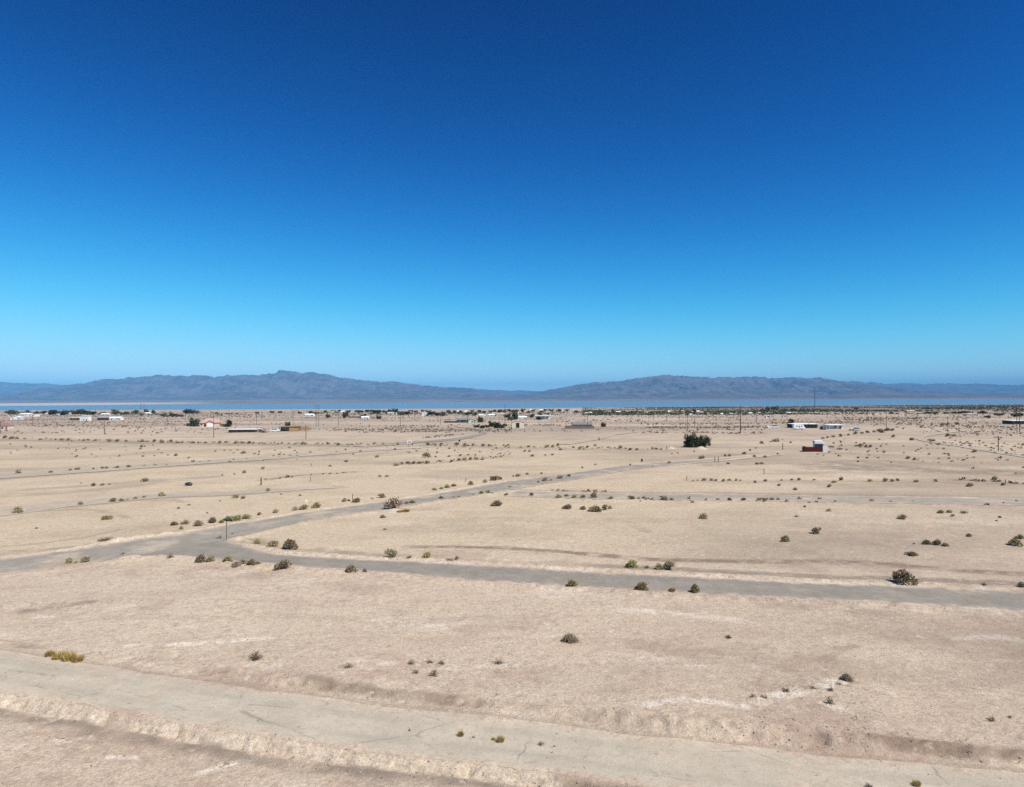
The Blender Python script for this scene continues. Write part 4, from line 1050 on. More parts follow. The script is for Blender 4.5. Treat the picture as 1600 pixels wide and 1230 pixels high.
# thicket with a dirt mound
for px, w, h, lb in ((1073, 9, 9, 'low left tree of the thicket behind the dirt mound'), (1080, 13, 18, 'tall left tree of the thicket behind the dirt mound'),
                     (1090, 11, 20, 'tallest spiky tree of the thicket behind the dirt mound'), (1101, 13, 16, 'right tree of the thicket behind the dirt mound')):
    tree(px, 699, w * 1.2, h * 1.1, lb, 'thicket behind the dirt mound', False, 'tree_leaf', True)
for i_, (px, py, w, h) in enumerate([(745, 668, 8, 5), (753, 669, 8, 5), (762, 668, 7, 4), (769, 667, 10, 9), (776, 669, 10, 9), (784, 669, 9, 7), (789, 666, 6, 4)]):
    tree(px, py, w, h, f'{ordw(i_ + 1)} bushy tree from the left in the thicket beside the green shed', 'thicket beside the green shed', False, 'tree_leaf', True)
LINES_T = [
    ('in the dark tree line along the left horizon', 'left horizon tree line',
     [(15, 648, 9, 6), (22, 648, 8, 5), (34, 648, 8, 4), (44, 647, 6, 5), (57, 648, 6, 4), (67, 648, 8, 5), (80, 649, 8, 5), (87, 649, 12, 7), (101, 649, 10, 6), (110, 648, 5, 4), (118, 649, 10, 7), (126, 649, 9, 8), (136, 649, 11, 6), (147, 649, 7, 5), (160, 649, 7, 4), (180, 649, 8, 7), (190, 649, 6, 4), (198, 649, 6, 5), (211, 648, 7, 6), (228, 646, 5, 5), (240, 647, 5, 5)]),
    ('in the low tree group before the pink house', 'low tree group before the pink house',
     [(256, 652, 7, 5), (262, 652, 6, 3), (269, 652, 7, 5), (276, 652, 7, 4), (284, 652, 5, 3), (293, 647, 10, 6), (301, 647, 7, 5), (308, 647, 6, 4)]),
    ('in the horizon trees left of centre', 'horizon trees left of centre',
     [(402, 647, 5, 3), (485, 647, 4, 4), (491, 649, 7, 4), (521, 645, 5, 3), (531, 644, 4, 3), (575, 645, 7, 4), (589, 647, 9, 5), (603, 647, 8, 4), (617, 645, 7, 5), (626, 650, 9, 6), (635, 649, 8, 5), (675, 650, 11, 6), (683, 651, 7, 5), (692, 651, 9, 5), (701, 646, 6, 4), (425, 646, 5, 3), (438, 646, 5, 3), (468, 647, 5, 3), (508, 645, 5, 3), (545, 645, 5, 3), (558, 645, 6, 3.5), (565, 645, 5, 3), (582, 645, 6, 4), (597, 646, 6, 4), (609, 645, 6, 4), (642, 645, 6, 3.5), (650, 645, 5, 3), (660, 644, 5, 3), (669, 646, 6, 4)]),
    ('in the horizon trees at centre', 'horizon trees at centre',
     [(731, 650, 7, 5), (741, 650, 7, 5), (756, 646, 5, 3), (766, 645, 5, 3), (781, 645, 6, 4), (711, 645, 5, 3), (720, 646, 6, 3.5), (738, 644, 5, 3), (749, 645, 5, 3.5), (773, 644, 5, 3), (788, 645, 6, 4), (795, 644, 5, 4), (802, 645, 6, 4), (834, 644, 6, 3.5), (846, 645, 5, 3), (886, 643, 5, 3), (798, 657, 7, 5), (808, 645, 5, 4), (817, 645, 5, 5), (826, 646, 5, 3), (843, 650, 6, 4), (852, 643, 5, 3), (861, 643, 6, 3), (874, 644, 6, 4), (900, 645, 5, 3), (928, 646, 5, 2.5), (940, 646, 5, 2.5), (985, 646, 5, 2.5), (1018, 646, 6, 2.5), (1066, 643, 5, 3.5), (1085, 645, 5, 4)]),
    ('in the dark trees along the right horizon', 'right horizon trees',
     [(1193, 643, 7, 3), (1201, 641, 7, 4), (1212, 641, 9, 5), (1225, 643, 7, 3), (1240, 643, 9, 3), (1254, 643, 8, 2.5), (1272, 643, 9, 2.5), (1290, 643, 8, 2.5), (1338, 640, 6, 3), (1450, 647, 8, 3), (1462, 648, 8, 4), (1478, 647, 7, 2.5), (1492, 647, 9, 3), (1503, 647, 8, 4), (1512, 648, 7, 4), (1536, 647, 9, 4), (1544, 654, 7, 4), (1562, 650, 11, 4), (1586, 652, 9, 5), (1594, 651, 8, 5)]),
]
for phrase, grp, pts in LINES_T:
    for i_, (px, py, w, h) in enumerate(sorted(pts)):
        tree(px, py, w * 1.35, h * 1.3, f'{ordw(i_ + 1)} small dark tree from the left {phrase}', grp)

# dirt mounds and sand humps: real heaps on the ground
def heap(px, py, w, h, name, label, cat, mat):
    x, y = at(px, py); mpp = y / FPX
    n = 22; g = np.linspace(-1, 1, n); U, V = np.meshgrid(g, g)
    r = np.hypot(U, V)
    zz = np.maximum(0, 1 - r) ** 1.2 * (1 + 0.35 * fbm(U * 3 + px, V * 3, 3, 5)) + 0.05 * fbm(U * 6, V * 6 + px, 2, 8) * (r < 0.95)
    zz = np.where(r > 0.97, -0.05, zz)
    ii = np.arange(n * n).reshape(n, n)
    W = w * mpp / 2
    me = np_mesh(name, np.stack([U * W, V * W, zz * h * mpp], -1).reshape(-1, 3), np.stack([ii[:-1, :-1], ii[:-1, 1:], ii[1:, 1:], ii[1:, :-1]], -1).reshape(-1, 4), True)
    me.attributes.new('soil', 'FLOAT_COLOR', 'POINT').data.foreach_set('color', np.tile(np.array([0.1, 0.35, 0, 0.15], np.float32), n * n))
    o = link(name, me, mat); o.location = (x, y, H(x, y) - 0.02)
    return tag(o, label, cat)
m, nt, b = new_mat('heap_soil', 0.95, 0.1)
nt.links.new(mixc(nt, ramp(nt, noise(nt, 2.5, 5, 0.7), 0.35, 0.65), (0.40, 0.335, 0.245), (0.52, 0.445, 0.33)), b.inputs['Base Color'])
bump(nt, b, [(noise(nt, 5, 5, 0.7), 0.08)])
heap(1095, 702, 24, 5, 'dirt_mound', 'pale dirt mound in front of the dark thicket', 'mound', MATS['desert_soil'])
heap(1048, 701, 16, 4, 'dirt_mound', 'yellowish dirt mound left of the dark thicket', 'mound', MATS['desert_soil'])
heap(1186, 1108, 46, 6, 'sand_hump', 'small sand hump topped with dead brush near the dirt road', 'mound', MATS['desert_soil'])
heap(616, 799, 44, 5, 'sand_hump', 'low sand hump under the big wispy dry shrub', 'mound', MATS['desert_soil'])

# ------------------------------------------------------------------ buildings
plain('white_wall', (0.74, 0.73, 0.70), 0.8, 0.10, 0.8, dirt=(0.6, 0.55, 0.47))
plain('cream_wall', (0.66, 0.58, 0.44), 0.85, 0.1, 0.8)
plain('pink_wall', (0.63, 0.50, 0.42), 0.85, 0.1, 0.8)
plain('tan_wall', (0.46, 0.36, 0.25), 0.85, 0.12, 0.8)
plain('brown_wall', (0.22, 0.165, 0.125), 0.9, 0.15, 0.8)
plain('greenish_wall', (0.56, 0.59, 0.48), 0.85, 0.1, 0.8)
plain('dark_wall', (0.055, 0.06, 0.055), 0.9, 0.2, 0.8)
plain('rust_red', (0.085, 0.016, 0.008), 0.75, 0.2, 1.5, dirt=(0.055, 0.014, 0.008))
plain('white_roof', (0.78, 0.78, 0.77), 0.7, 0.06, 0.6)
plain('terracotta_roof', (0.52, 0.31, 0.255), 0.85, 0.2, 1.5)
plain('maroon_roof', (0.30, 0.145, 0.13), 0.85, 0.2, 1.5)
plain('grey_roof', (0.20, 0.195, 0.20), 0.85, 0.2, 1.5)
plain('brown_roof', (0.24, 0.17, 0.125), 0.85, 0.2, 1.5)
plain('tan_roof', (0.50, 0.41, 0.30), 0.85, 0.15, 1.5)
plain('dark_glass', (0.02, 0.024, 0.03), 0.15, 0.1, 1, 0.6)
plain('opening_shade', (0.018, 0.016, 0.015), 0.9, 0.2, 1)  # near-black colour standing for the shade inside doorways
plain('door_paint', (0.16, 0.11, 0.08), 0.7, 0.15, 2)
plain('garage_white', (0.80, 0.79, 0.77), 0.7, 0.05, 1)
plain('fence_wood', (0.48, 0.31, 0.14), 0.9, 0.25, 2.5)
plain('old_wood', (0.17, 0.125, 0.09), 0.95, 0.3, 3)
plain('pole_wood', (0.085, 0.062, 0.047), 0.95, 0.3, 3)
plain('metal_grey', (0.30, 0.31, 0.32), 0.5, 0.1, 2, 0.5)
plain('black_rubber', (0.02, 0.02, 0.02), 0.85, 0.2, 3)
plain('car_white', (0.76, 0.76, 0.75), 0.35, 0.05, 1, 0.5)
plain('car_grey', (0.30, 0.32, 0.34), 0.35, 0.08, 1, 0.5)

def windows(root, xs, z0, z1, w, y, frame='garage_white'):
    for x in xs:
        f = MB().box(x - w / 2, x + w / 2, y - 0.07, y + 0.05, z0, z1).build('window', MATS[frame], root)
        MB().box(x - w / 2 + 0.08, x + w / 2 - 0.08, y - 0.09, y - 0.072, z0 + 0.08, z1 - 0.08).build('pane', MATS['dark_glass'], f)

def building(px, py, wpx, hpx, style, wall, roof, label, group=None, rz=0.0, name='house', deep=None, porch=False, seed=None):
    """front faces -y; width and height come from the photograph at the building's distance"""
    x, y = at(px, py); mpp = y / FPX
    W, Ht = wpx * mpp, hpx * mpp
    D = deep if deep else min(10.0, max(4.0, W * 0.7))
    r = empty(name, (x, y + D / 2, H(x, y + D / 2) - 0.1), rz)
    wm, rm = MATS[wall], MATS[roof]
    hw_, hd = W / 2, D / 2
    rh = Ht * (0.36 if style in ('gable', 'side', 'hip') else 0.10)
    wh = Ht - rh
    base_z = min(H(x - hw_, y), H(x + hw_, y), H(x, y + D)) - H(x, y + D / 2) - 0.3
    rec = min(2.2, D * 0.3) if porch else 0.0
    MB().box(-hw_, hw_, -hd + rec, hd, base_z, wh).build('wall', wm, r)
    o = 0.35
    if style == 'side':          # ridge along the width
        mb = MB()
        pr = [(-hd - o - 0.0, wh - 0.12), (0, wh + rh), (hd + o, wh - 0.12), (hd + o, wh + 0.06), (0, wh + rh + 0.18), (-hd - o, wh + 0.06)]
        n = 6
        vs = [(-hw_ - o, a, z) for a, z in pr] + [(hw_ + o, a, z) for a, z in pr]
        mb.add(vs, [(i, n + i, n + (i + 1) % n, (i + 1) % n) for i in range(n)] + [tuple(range(n)), tuple(range(2 * n - 1, n - 1, -1))])
        mb.add([(-hw_, -hd + 0.02, wh - .01), (-hw_, hd - .02, wh - .01), (-hw_, 0, wh + rh - .05)], [(0, 2, 1)])
        mb.add([(hw_, -hd + 0.02, wh - .01), (hw_, hd - .02, wh - .01), (hw_, 0, wh + rh - .05)], [(0, 1, 2)])
        mb.build('roof', rm, r)
    elif style == 'gable':       # gable end to the front
        MB().extrude_y([(-hw_ - o, wh - 0.15), (0, wh + rh - 0.16), (hw_ + o, wh - 0.15), (hw_ + o, wh + 0.03), (0, wh + rh), (-hw_ - o, wh + 0.03)], -hd - o, hd + o).build('roof', rm, r)
        MB().extrude_y([(-hw_ + 0.01, wh - 0.01), (hw_ - 0.01, wh - 0.01), (0, wh + rh - 0.2)], -hd + 0.003 + rec, hd - 0.01).build('gable', wm, r)
    elif style == 'hip':
        q = min(hw_ * 0.6, hd)
        v = [(-hw_ - o, -hd - o, wh - .05), (hw_ + o, -hd - o, wh - .05), (hw_ + o, hd + o, wh - .05), (-hw_ - o, hd + o, wh - .05), (-hw_ + q, 0, wh + rh), (hw_ - q, 0, wh + rh)]
        MB().add(v, [(0, 1, 5, 4), (1, 2, 5), (2, 3, 4, 5), (3, 0, 4), (3, 2, 1, 0)]).build('roof', rm, r)
    else:
        MB().add([(-hw_ - o, -hd - o, wh), (hw_ + o, -hd - o, wh), (hw_ + o, hd + o, wh), (-hw_ - o, hd + o, wh),
                  (-hw_ - o, -hd - o, wh + rh * .6), (hw_ + o, -hd - o, wh + rh * .6), (hw_ + o, hd + o, wh + rh), (-hw_ - o, hd + o, wh + rh)],
                 [(0, 3, 2, 1), (4, 5, 6, 7), (0, 1, 5, 4), (1, 2, 6, 5), (2, 3, 7, 6), (3, 0, 4, 7)]).build('roof', rm, r)
    yf = -hd + rec
    if porch:
        npst = max(2, int(W / 4) + 1)
        for i in range(npst):
            xx = -hw_ + 0.1 + (W - 0.2) * i / (npst - 1)
            MB().box(xx - 0.07, xx + 0.07, -hd + 0.05, -hd + 0.19, base_z, wh + 0.01).build('porch_post', wm, r)
    if wh > 1.7:
        nw = max(1, min(5, int(W / 4.5)))
        dx = W * (0.5 / nw)
        zt = min(wh - 0.35, 2.1)
        xs = [-hw_ + W * (i + 0.5) / nw for i in range(nw)]
        dpos = xs[len(xs) // 2] + (W / nw * 0.32 if W > 5 else W * 0.25)
        windows(r, [q for q in xs], max(0.6, zt - 1.2), zt, min(1.5, W / nw * 0.4), yf)
        d = MB().box(dpos - 0.45, dpos + 0.45, yf - 0.06, yf + 0.03, base_z, min(2.05, wh - 0.2)).build('door', MATS['door_paint'], r)
    return tag(r, label, 'house' if name == 'house' else name.split('_')[-1], group)

# the pink house: main ridge roof, projecting garage gable, white garage door, entry
def pink_house():
    x, y = at(326, 667); mpp = y / FPX
    r = empty('house', (x, y + 4, H(x, y + 4) - 0.1), 0.12)
    W = 30 * mpp; hw_ = W / 2; wh = 3.0
    MB().box(-hw_, hw_ * .8, -3, 6, -0.5, wh).build('wall', MATS['pink_wall'], r)
    MB().box(-1.6, hw_ * .5, -5.6, -3.003, -0.5, wh - 0.05).build('garage_wall', MATS['pink_wall'], r)
    o = 0.5
    v = [(-hw_ - o, -3.5, wh - .1), (hw_ * .8 + o, -3.5, wh - .1), (hw_ * .8 + o, 6.5, wh - .1), (-hw_ - o, 6.5, wh - .1), (-hw_ + 3.8, 1.5, wh + 2.9), (hw_ * .8 - 3.4, 1.5, wh + 2.9)]
    MB().add(v, [(0, 1, 5, 4), (1, 2, 5), (2, 3, 4, 5), (3, 0, 4), (3, 2, 1, 0)]).build('roof', MATS['terracotta_roof'], r)
    gx0, gx1 = -1.6, hw_ * .5; gc = (gx0 + gx1) / 2
    MB().extrude_y([(gx0 - .5, wh - .2), (gc, wh + 1.55), (gx1 + .5, wh - .2), (gx1 + .5, wh + .0), (gc, wh + 1.78), (gx0 - .5, wh + .0)], -6.1, 0.2).build('garage_roof', MATS['terracotta_roof'], r)
    MB().extrude_y([(gx0 + .01, wh - .051), (gx1 - .01, wh - .051), (gc, wh + 1.4)], -5.597, -1.0).build('gable', MATS['pink_wall'], r)
    g = MB().box(gx0 + .5, gx1 - .5, -5.66, -5.58, -0.4, 2.45).build('garage_door', MATS['garage_white'], r)
    for q in range(4):
        MB().box(gx0 + .55, gx1 - .55, -5.675, -5.662, -0.1 + q * 0.62, 0.44 + q * 0.62).build('panel', MATS['garage_white'], g)
    MB().box(-3.9, -2.9, -3.06, -2.97, -0.4, 2.2).build('door', MATS['opening_shade'], r)
    windows(r, (-5.6,), 0.9, 2.3, 1.5, -3.0)
    MB().box(hw_ * .8 - 1.2, hw_ * .8 - .6, 2, 2.6, wh, wh + 2.6).build('chimney', MATS['pink_wall'], r)
    tag(r, 'pink stucco house with terracotta roof and white garage door', 'house')
pink_house()

def wall_thing(px0, px1, py, h, mat, name, label, cat, thick=0.2, planks=False):
    """a fence or wall between two pixels"""
    (x0, y0), (x1, y1) = at(px0, py), at(px1, py)
    L = math.hypot(x1 - x0, y1 - y0)
    r = empty(name, (x0, y0, H(x0, y0)), math.atan2(y1 - y0, x1 - x0))
    if planks:
        n = max(4, int(L / 2.0))
        me = MB().box(0.01, L / n - 0.03, -0.02, 0.02, 0.05, h).mesh('board')
        for i in range(n):
            o = link('board', me, MATS[mat], r); o.location = (i * L / n, 0, random.uniform(-.08, .08))
    else:
        MB().box(0, L, -thick / 2, thick / 2, -0.4, h).build('wall_panel', MATS[mat], r)
        MB().box(-0.04, L + 0.04, -thick / 2 - 0.04, thick / 2 + 0.04, h + 0.003, h + 0.12).build('coping', MATS[mat], r)
    for i in range(max(2, int(L / 6)) + 1):
        xx = L * i / max(2, int(L / 6))
        MB().box(xx - 0.09, xx + 0.09, thick / 2 + 0.043, thick / 2 + 0.2, -0.4, h + 0.05).build('post', MATS[mat], r)
    return tag(r, label, cat)
wall_thing(291, 298, 666.5, 2.0, 'dark_wall', 'garden_wall', 'dark solid wall left of the pink house', 'wall')
wall_thing(341, 350, 666.5, 1.7, 'brown_wall', 'garden_wall', 'low brown wall between the pink house and the right tree', 'wall')
wall_thing(452, 465, 675, 2.1, 'fence_wood', 'board_fence', 'tan board fence in front of the lean-to shed', 'fence', 0.08, True)
wall_thing(465.5, 484, 674, 2.1, 'fence_wood', 'board_fence', 'tan board fence running on right of the lean-to shed', 'fence', 0.08, True)
wall_thing(883, 928, 670, 1.9, 'brown_wall', 'garden_wall', 'long brown wall in front of the grey roofed house', 'wall')
wall_thing(694, 716, 660.5, 1.2, 'dark_wall', 'garden_wall', 'low dark wall left of the green shed', 'wall')
wall_thing(545, 566, 653, 1.6, 'brown_wall', 'garden_wall', 'low grey brown wall right of the tall dark tree', 'wall')

for a in [
    (4, 672, 18, 11, 'hip', 'pink_wall', 'maroon_roof', 'pink house with maroon hip roof cut by the left edge'),
    (23, 656, 15, 6, 'gable', 'white_wall', 'white_roof', 'small white gabled house at far left', None, 0.2),
    (46, 651, 18, 4, 'flat', 'white_wall', 'white_roof', 'long low white building behind the small gabled house'),
    (38, 648.5, 16, 3, 'side', 'white_wall', 'white_roof', 'white roof just behind the long low white building'),
    (75, 648.5, 8, 3, 'side', 'tan_wall', 'white_roof', 'small pale house half hidden in the left tree line'),
    (95, 649, 13, 3, 'flat', 'white_wall', 'white_roof', 'white carport roof below the left tree line'),
    (111, 648.5, 8, 4, 'side', 'cream_wall', 'white_roof', 'little cream house between trees of the left line'),
    (117, 657, 20, 5, 'flat', 'tan_wall', 'white_roof', 'white-roofed house with dark porch left of the white block', None, 0, 'house', 9, True),
    (131, 657.5, 13, 8, 'flat', 'white_wall', 'white_roof', 'boxy white house, tallest of the left cluster'),
    (160, 657, 20, 5.5, 'flat', 'brown_wall', 'white_roof', 'long white-roofed house with shaded porch, left cluster', None, 0, 'house', 10, True),
    (179, 657, 17, 5.5, 'side', 'white_wall', 'white_roof', 'white house at the right end of the left cluster'),
    (163, 649.5, 12, 3.5, 'side', 'pink_wall', 'white_roof', 'pinkish house below the tall palm'),
    (230, 647.5, 8, 3, 'side', 'white_wall', 'white_roof', 'small white house right of the twin poles at left'),
    (377, 676.5, 45, 5.5, 'flat', 'brown_wall', 'white_roof', 'long low open shed with pale roof below the pink house', None, 0, 'open_shed', 8, True),
    (450, 675, 27, 8, 'flat', 'brown_wall', 'brown_roof', 'long brown lean-to shed behind the tan fence', None, 0, 'lean_to_shed', 8, True),
    (483, 650.5, 13, 4, 'side', 'white_wall', 'white_roof', 'small white house left of the tall twin poles'),
    (535.5, 645, 6, 3, 'side', 'white_wall', 'white_roof', 'tiny white house above the tall dark tree'),
    (570, 655, 11, 4.5, 'side', 'white_wall', 'white_roof', 'white house right of the low grey brown wall'),
    (582, 655.5, 8, 5, 'flat', 'tan_wall', 'tan_roof', 'tan cube house next to a white one'),
    (594, 647, 6, 3, 'side', 'white_wall', 'tan_roof', 'tiny pale house in the horizon trees left of centre'),
    (610, 648, 9, 4, 'side', 'white_wall', 'tan_roof', 'small pale house between horizon trees left of centre'),
    (622, 648, 7, 3.5, 'flat', 'white_wall', 'white_roof', 'little white box house left of centre'),
    (664, 650, 10, 6, 'flat', 'white_wall', 'white_roof', 'bright white box house standing alone left of centre'),
    (723, 660.5, 19, 7, 'side', 'dark_wall', 'grey_roof', 'dark shed with grey roof on the curving road', None, 0, 'dark_shed', 9),
    (738, 661, 12, 7, 'gable', 'greenish_wall', 'tan_roof', 'pale green gabled house attached to the dark shed'),
    (753, 650, 9, 3, 'side', 'white_wall', 'white_roof', 'first pale house from the left of the long white row at centre'),
    (760, 651, 9, 4, 'flat', 'white_wall', 'white_roof', 'second white house from the left of the centre row'),
    (768, 651, 9, 4, 'side', 'white_wall', 'white_roof', 'third white house from the left of the centre row'),
    (783, 650, 10, 4, 'side', 'pink_wall', 'tan_roof', 'pinkish house at the right end of the centre row'),
    (803, 652, 8, 5, 'side', 'white_wall', 'white_roof', 'white house behind the tall dark tree at centre'),
    (816, 655, 14, 4.5, 'side', 'white_wall', 'white_roof', 'white house right of the tall dark tree at centre'),
    (825, 651, 9, 3, 'side', 'brown_wall', 'maroon_roof', 'house with maroon roof among white ones at centre'),
    (848, 655, 22, 6, 'flat', 'white_wall', 'white_roof', 'long white house with porch, right of the maroon roof', None, 0, 'house', 9, True),
    (862, 653, 8, 3.5, 'side', 'white_wall', 'tan_roof', 'small house at the right end of the long white one'),
    (910, 669, 30, 9, 'side', 'brown_wall', 'grey_roof', 'house with grey shingle roof behind the long brown wall'),
    (1260, 669, 40, 7, 'flat', 'dark_wall', 'white_roof', 'long house with white roof edge and deep dark porch', None, 0, 'house', 10, True),  # dark wall colour carries the veranda's shade on the front
    (1308, 670.5, 24, 7, 'flat', 'white_wall', 'white_roof', 'white house with shaded porch right of the long porch house', None, 0, 'house', 9, True),
    (1520, 649.5, 17, 4, 'hip', 'pink_wall', 'tan_roof', 'pale pink house among dark trees at far right'),
    (1424, 645, 12, 4, 'side', 'tan_wall', 'tan_roof', 'low tan house on the right horizon'),
    (1594, 663, 24, 6, 'flat', 'dark_wall', 'white_roof', 'long building with bright white roof cut by the right edge', None, 0, 'house', 10, True),
    (1200, 653, 6, 4, 'flat', 'white_wall', 'white_roof', 'small white box right of the tall single pole'),
    (1226, 652.5, 4, 4, 'flat', 'white_wall', 'white_roof', 'tiny white box left of the long porch house'),
    (1324.5, 655, 5.5, 4.5, 'flat', 'cream_wall', 'tan_roof', 'left one of the two cream box sheds on the right plain'),
    (1360.5, 655, 5.5, 4.5, 'flat', 'cream_wall', 'tan_roof', 'right one of the two cream box sheds on the right plain'),
]: building(*a)
tiny = [(808, 643.5, 6), (822, 644.5, 5), (830, 642.5, 5), (836, 644, 5), (872, 643.5, 5), (880, 642.5, 5), (892, 645, 9), (898, 642.5, 5), (862, 648.5, 5), (907, 647, 5), (917, 647.5, 8), (923, 647, 5), (952, 644.5, 5), (966, 645, 7), (982, 644.5, 6), (1012, 645.5, 10), (1046, 645, 5), (1051, 645, 4), (1067, 644, 5), (1083, 645, 4), (1091, 645, 6), (1097, 646, 5), (1080, 649, 3), (1128, 648, 4), (1143, 648, 4), (1173, 647, 5), (1187, 647, 4), (1233, 646.5, 6), (640, 646, 5), (655, 645, 5), (705, 645, 4), (520, 645.5, 4), (550, 645, 4), (745, 645, 5), (777, 644, 5), (790, 644, 5), (672, 645, 6), (685, 646, 6), (697, 648, 5), (716, 645, 5), (728, 645, 6), (735, 647, 5), (812, 646, 6), (842, 645, 5), (856, 645, 6), (846, 642.5, 5), (561, 645, 5), (579, 646, 5)]
for i_, (px, py, w) in enumerate(sorted(tiny)):
    building(px, py, w, 2.4 + (px % 3) * 0.5, ('side', 'flat', 'hip')[px % 3], ('white_wall', 'cream_wall', 'white_wall', 'pink_wall')[px % 4], ('white_roof', 'white_roof', 'tan_roof', 'white_roof', 'grey_roof')[px % 5],
             f'{ordw(i_ + 1)} tiny house from the left along the lakeside horizon', 'tiny houses along the lakeside horizon')

# pale shed with a big dark opening
x, y = at(809, 668.5); mpp = y / FPX
r = empty('storage_shed', (x, y + 3, H(x, y + 3) - 0.1), 0.05)
W = 19 * mpp
MB().box(-W / 2, W / 2, -3, 3, -0.4, 3.4).build('wall', MATS['cream_wall'], r)
MB().extrude_y([(-W / 2 - .2, 3.36), (-W / 4, 4.2), (W / 4, 4.2), (W / 2 + .2, 3.36), (W / 2 + .2, 3.5), (W / 4, 4.36), (-W / 4, 4.36), (-W / 2 - .2, 3.5)], -3.2, 3.2).build('roof', MATS['tan_roof'], r)
MB().extrude_y([(-W / 2 + .02, 3.401), (W / 2 - .02, 3.401), (W / 4, 4.19), (-W / 4, 4.19)], -2.99, 2.99).build('gable', MATS['cream_wall'], r)
MB().box(-W * .16, W * .12, -3.05, -2.98, -0.3, 3.3).build('door', MATS['opening_shade'], r)  # closed panel, its dark colour stands for the shade inside the doorway
MB().box(-W * .16 - .15, -W * .16, -3.1, -3.004, -0.3, 3.35).build('door_frame', MATS['cream_wall'], r)
tag(r, 'pale storage shed with a tall dark doorway at centre', 'shed')

# the red and white block building
x, y = at(1283, 707); mpp = y / FPX
r = empty('block_building', (x, y, H(x, y + 2) - 0.12), -0.22)
u = mpp
MB().box(-24 * u, 2.4 * u, 0, 0.25, -0.3, 8.2 * u).build('red_wall', MATS['rust_red'], r)
MB().box(-24 * u, -23 * u, 0.253, 4.5, -0.3, 8.0 * u).build('red_side_wall', MATS['rust_red'], r)
MB().box(2.43 * u, 10.5 * u, -0.15, 0.6, -0.3, 9.2 * u).build('white_pier', MATS['white_wall'], r)
t_ = MB().box(-8 * u, 5.0 * u, 1.2, 4.2, -0.3, 15.2 * u).build('tower', MATS['white_wall'], r)
MB().box(-8.2 * u, 4.3 * u, 1.06, 1.18, 8.3 * u, 12.4 * u).build('dark_window', MATS['dark_glass'], t_)
MB().extrude_y([(-8.8 * u, 13.2 * u), (5.8 * u, 13.2 * u), (5.4 * u, 17.4 * u), (-7.6 * u, 17.4 * u)], 0.9, 4.5).build('cap', MATS['white_roof'], t_)
MB().box(10.53 * u, 21 * u, 0.0, 0.25, -0.3, 7.6 * u).build('pink_wall', MATS['pink_wall'], r)
MB().box(13 * u, 20.5 * u, 1.5, 3.5, 7.0 * u, 9.5 * u).build('brown_box', MATS['brown_wall'], r)
tag(r, 'small block building with dark red wall and white tower', 'building')

# ------------------------------------------------------------------ vehicles
def wheel_set(root, xs, hw_, rad):
    for xx in xs:
        for sy in (-1, 1):
            w = MB().tube((xx, sy * hw_, rad), (xx, sy * (hw_ - 0.22), rad), rad, rad, 12).build('wheel', MATS['black_rubber'], root)
            MB().tube((xx, sy * (hw_ + 0.012), rad), (xx, sy * (hw_ - 0.05), rad), rad * .55, rad * .55, 8).build('rim', MATS['metal_grey'], w)
def car(px, py, label, mat='car_white', rz=0.0, kind='car'):
    x, y = at(px, py)
    r = empty('parked_' + kind, (x, y, H(x, y) - 0.02), rz)
    if kind == 'car': body = [(-2.2, .35), (2.2, .35), (2.25, .75), (1.3, .95), (.7, 1.45), (-1.2, 1.48), (-1.9, 1.0), (-2.25, .9)]
    elif kind == 'pickup': body = [(-2.6, .45), (2.6, .45), (2.65, .95), (1.5, 1.1), (.9, 1.75), (-.5, 1.78), (-.7, 1.1), (-2.65, 1.08)]
    else: body = [(-2.4, .4), (2.3, .4), (2.4, .95), (1.9, 1.2), (1.3, 1.95), (-2.35, 2.05), (-2.45, 1.0)]
    MB().extrude_y(body, -.88, .88).build('body', MATS[mat], r)
    g = {'car': [(-1.5, 1.02), (1.0, 1.02), (.62, 1.38), (-1.12, 1.40)], 'pickup': [(-.4, 1.2), (1.25, 1.2), (.85, 1.65), (-.4, 1.67)], 'van': [(-2.0, 1.25), (1.6, 1.25), (1.2, 1.8), (-2.0, 1.85)]}[kind]
    MB().extrude_y(g, -.897, -.884).build('window', MATS['dark_glass'], r)
    MB().extrude_y(g, .884, .897).build('window', MATS['dark_glass'], r)
    wheel_set(r, (-1.4, 1.45), .86, .33)
    return tag(r, label, kind)
car(1203, 669, 'white car parked at the left end of the long porch house', 'car_white', 0.3)
car(1211, 669, 'white van parked beside the white car', 'car_white', -0.2, 'van')
car(1338, 673, 'grey pickup parked right of the white porch house', 'car_grey', 0.4, 'pickup')
car(1334, 672, 'white car just left of the grey pickup', 'car_white', 0.2)
car(430, 675.5, 'white van parked before the brown lean-to shed', 'car_white', 0.1, 'van')
x, y = at(1248, 671.5); mpp = y / FPX
r = empty('camper_trailer', (x, y, H(x, y)), 0.05)
W = 18 * mpp / 2
MB().extrude_y([(-W, .6), (W, .55), (W, 1.3), (W * .82, 1.6), (W * .7, 2.75), (-W * .9, 2.9), (-W, 2.4)], -1.1, 1.1).build('body', MATS['car_white'], r)
for q in (-.6, -.2, .25):
    MB().box(W * q, W * q + .8, -1.125, -1.104, 1.55, 2.2).build('window', MATS['dark_glass'], r)
MB().box(-W * .05, -W * .05 + .6, -1.12, -1.104, .65, 1.4).build('door', MATS['metal_grey'], r)
wheel_set(r, (-W * .55, W * .6), 1.06, .4)
tag(r, 'white camper parked in front of the long porch house', 'camper')
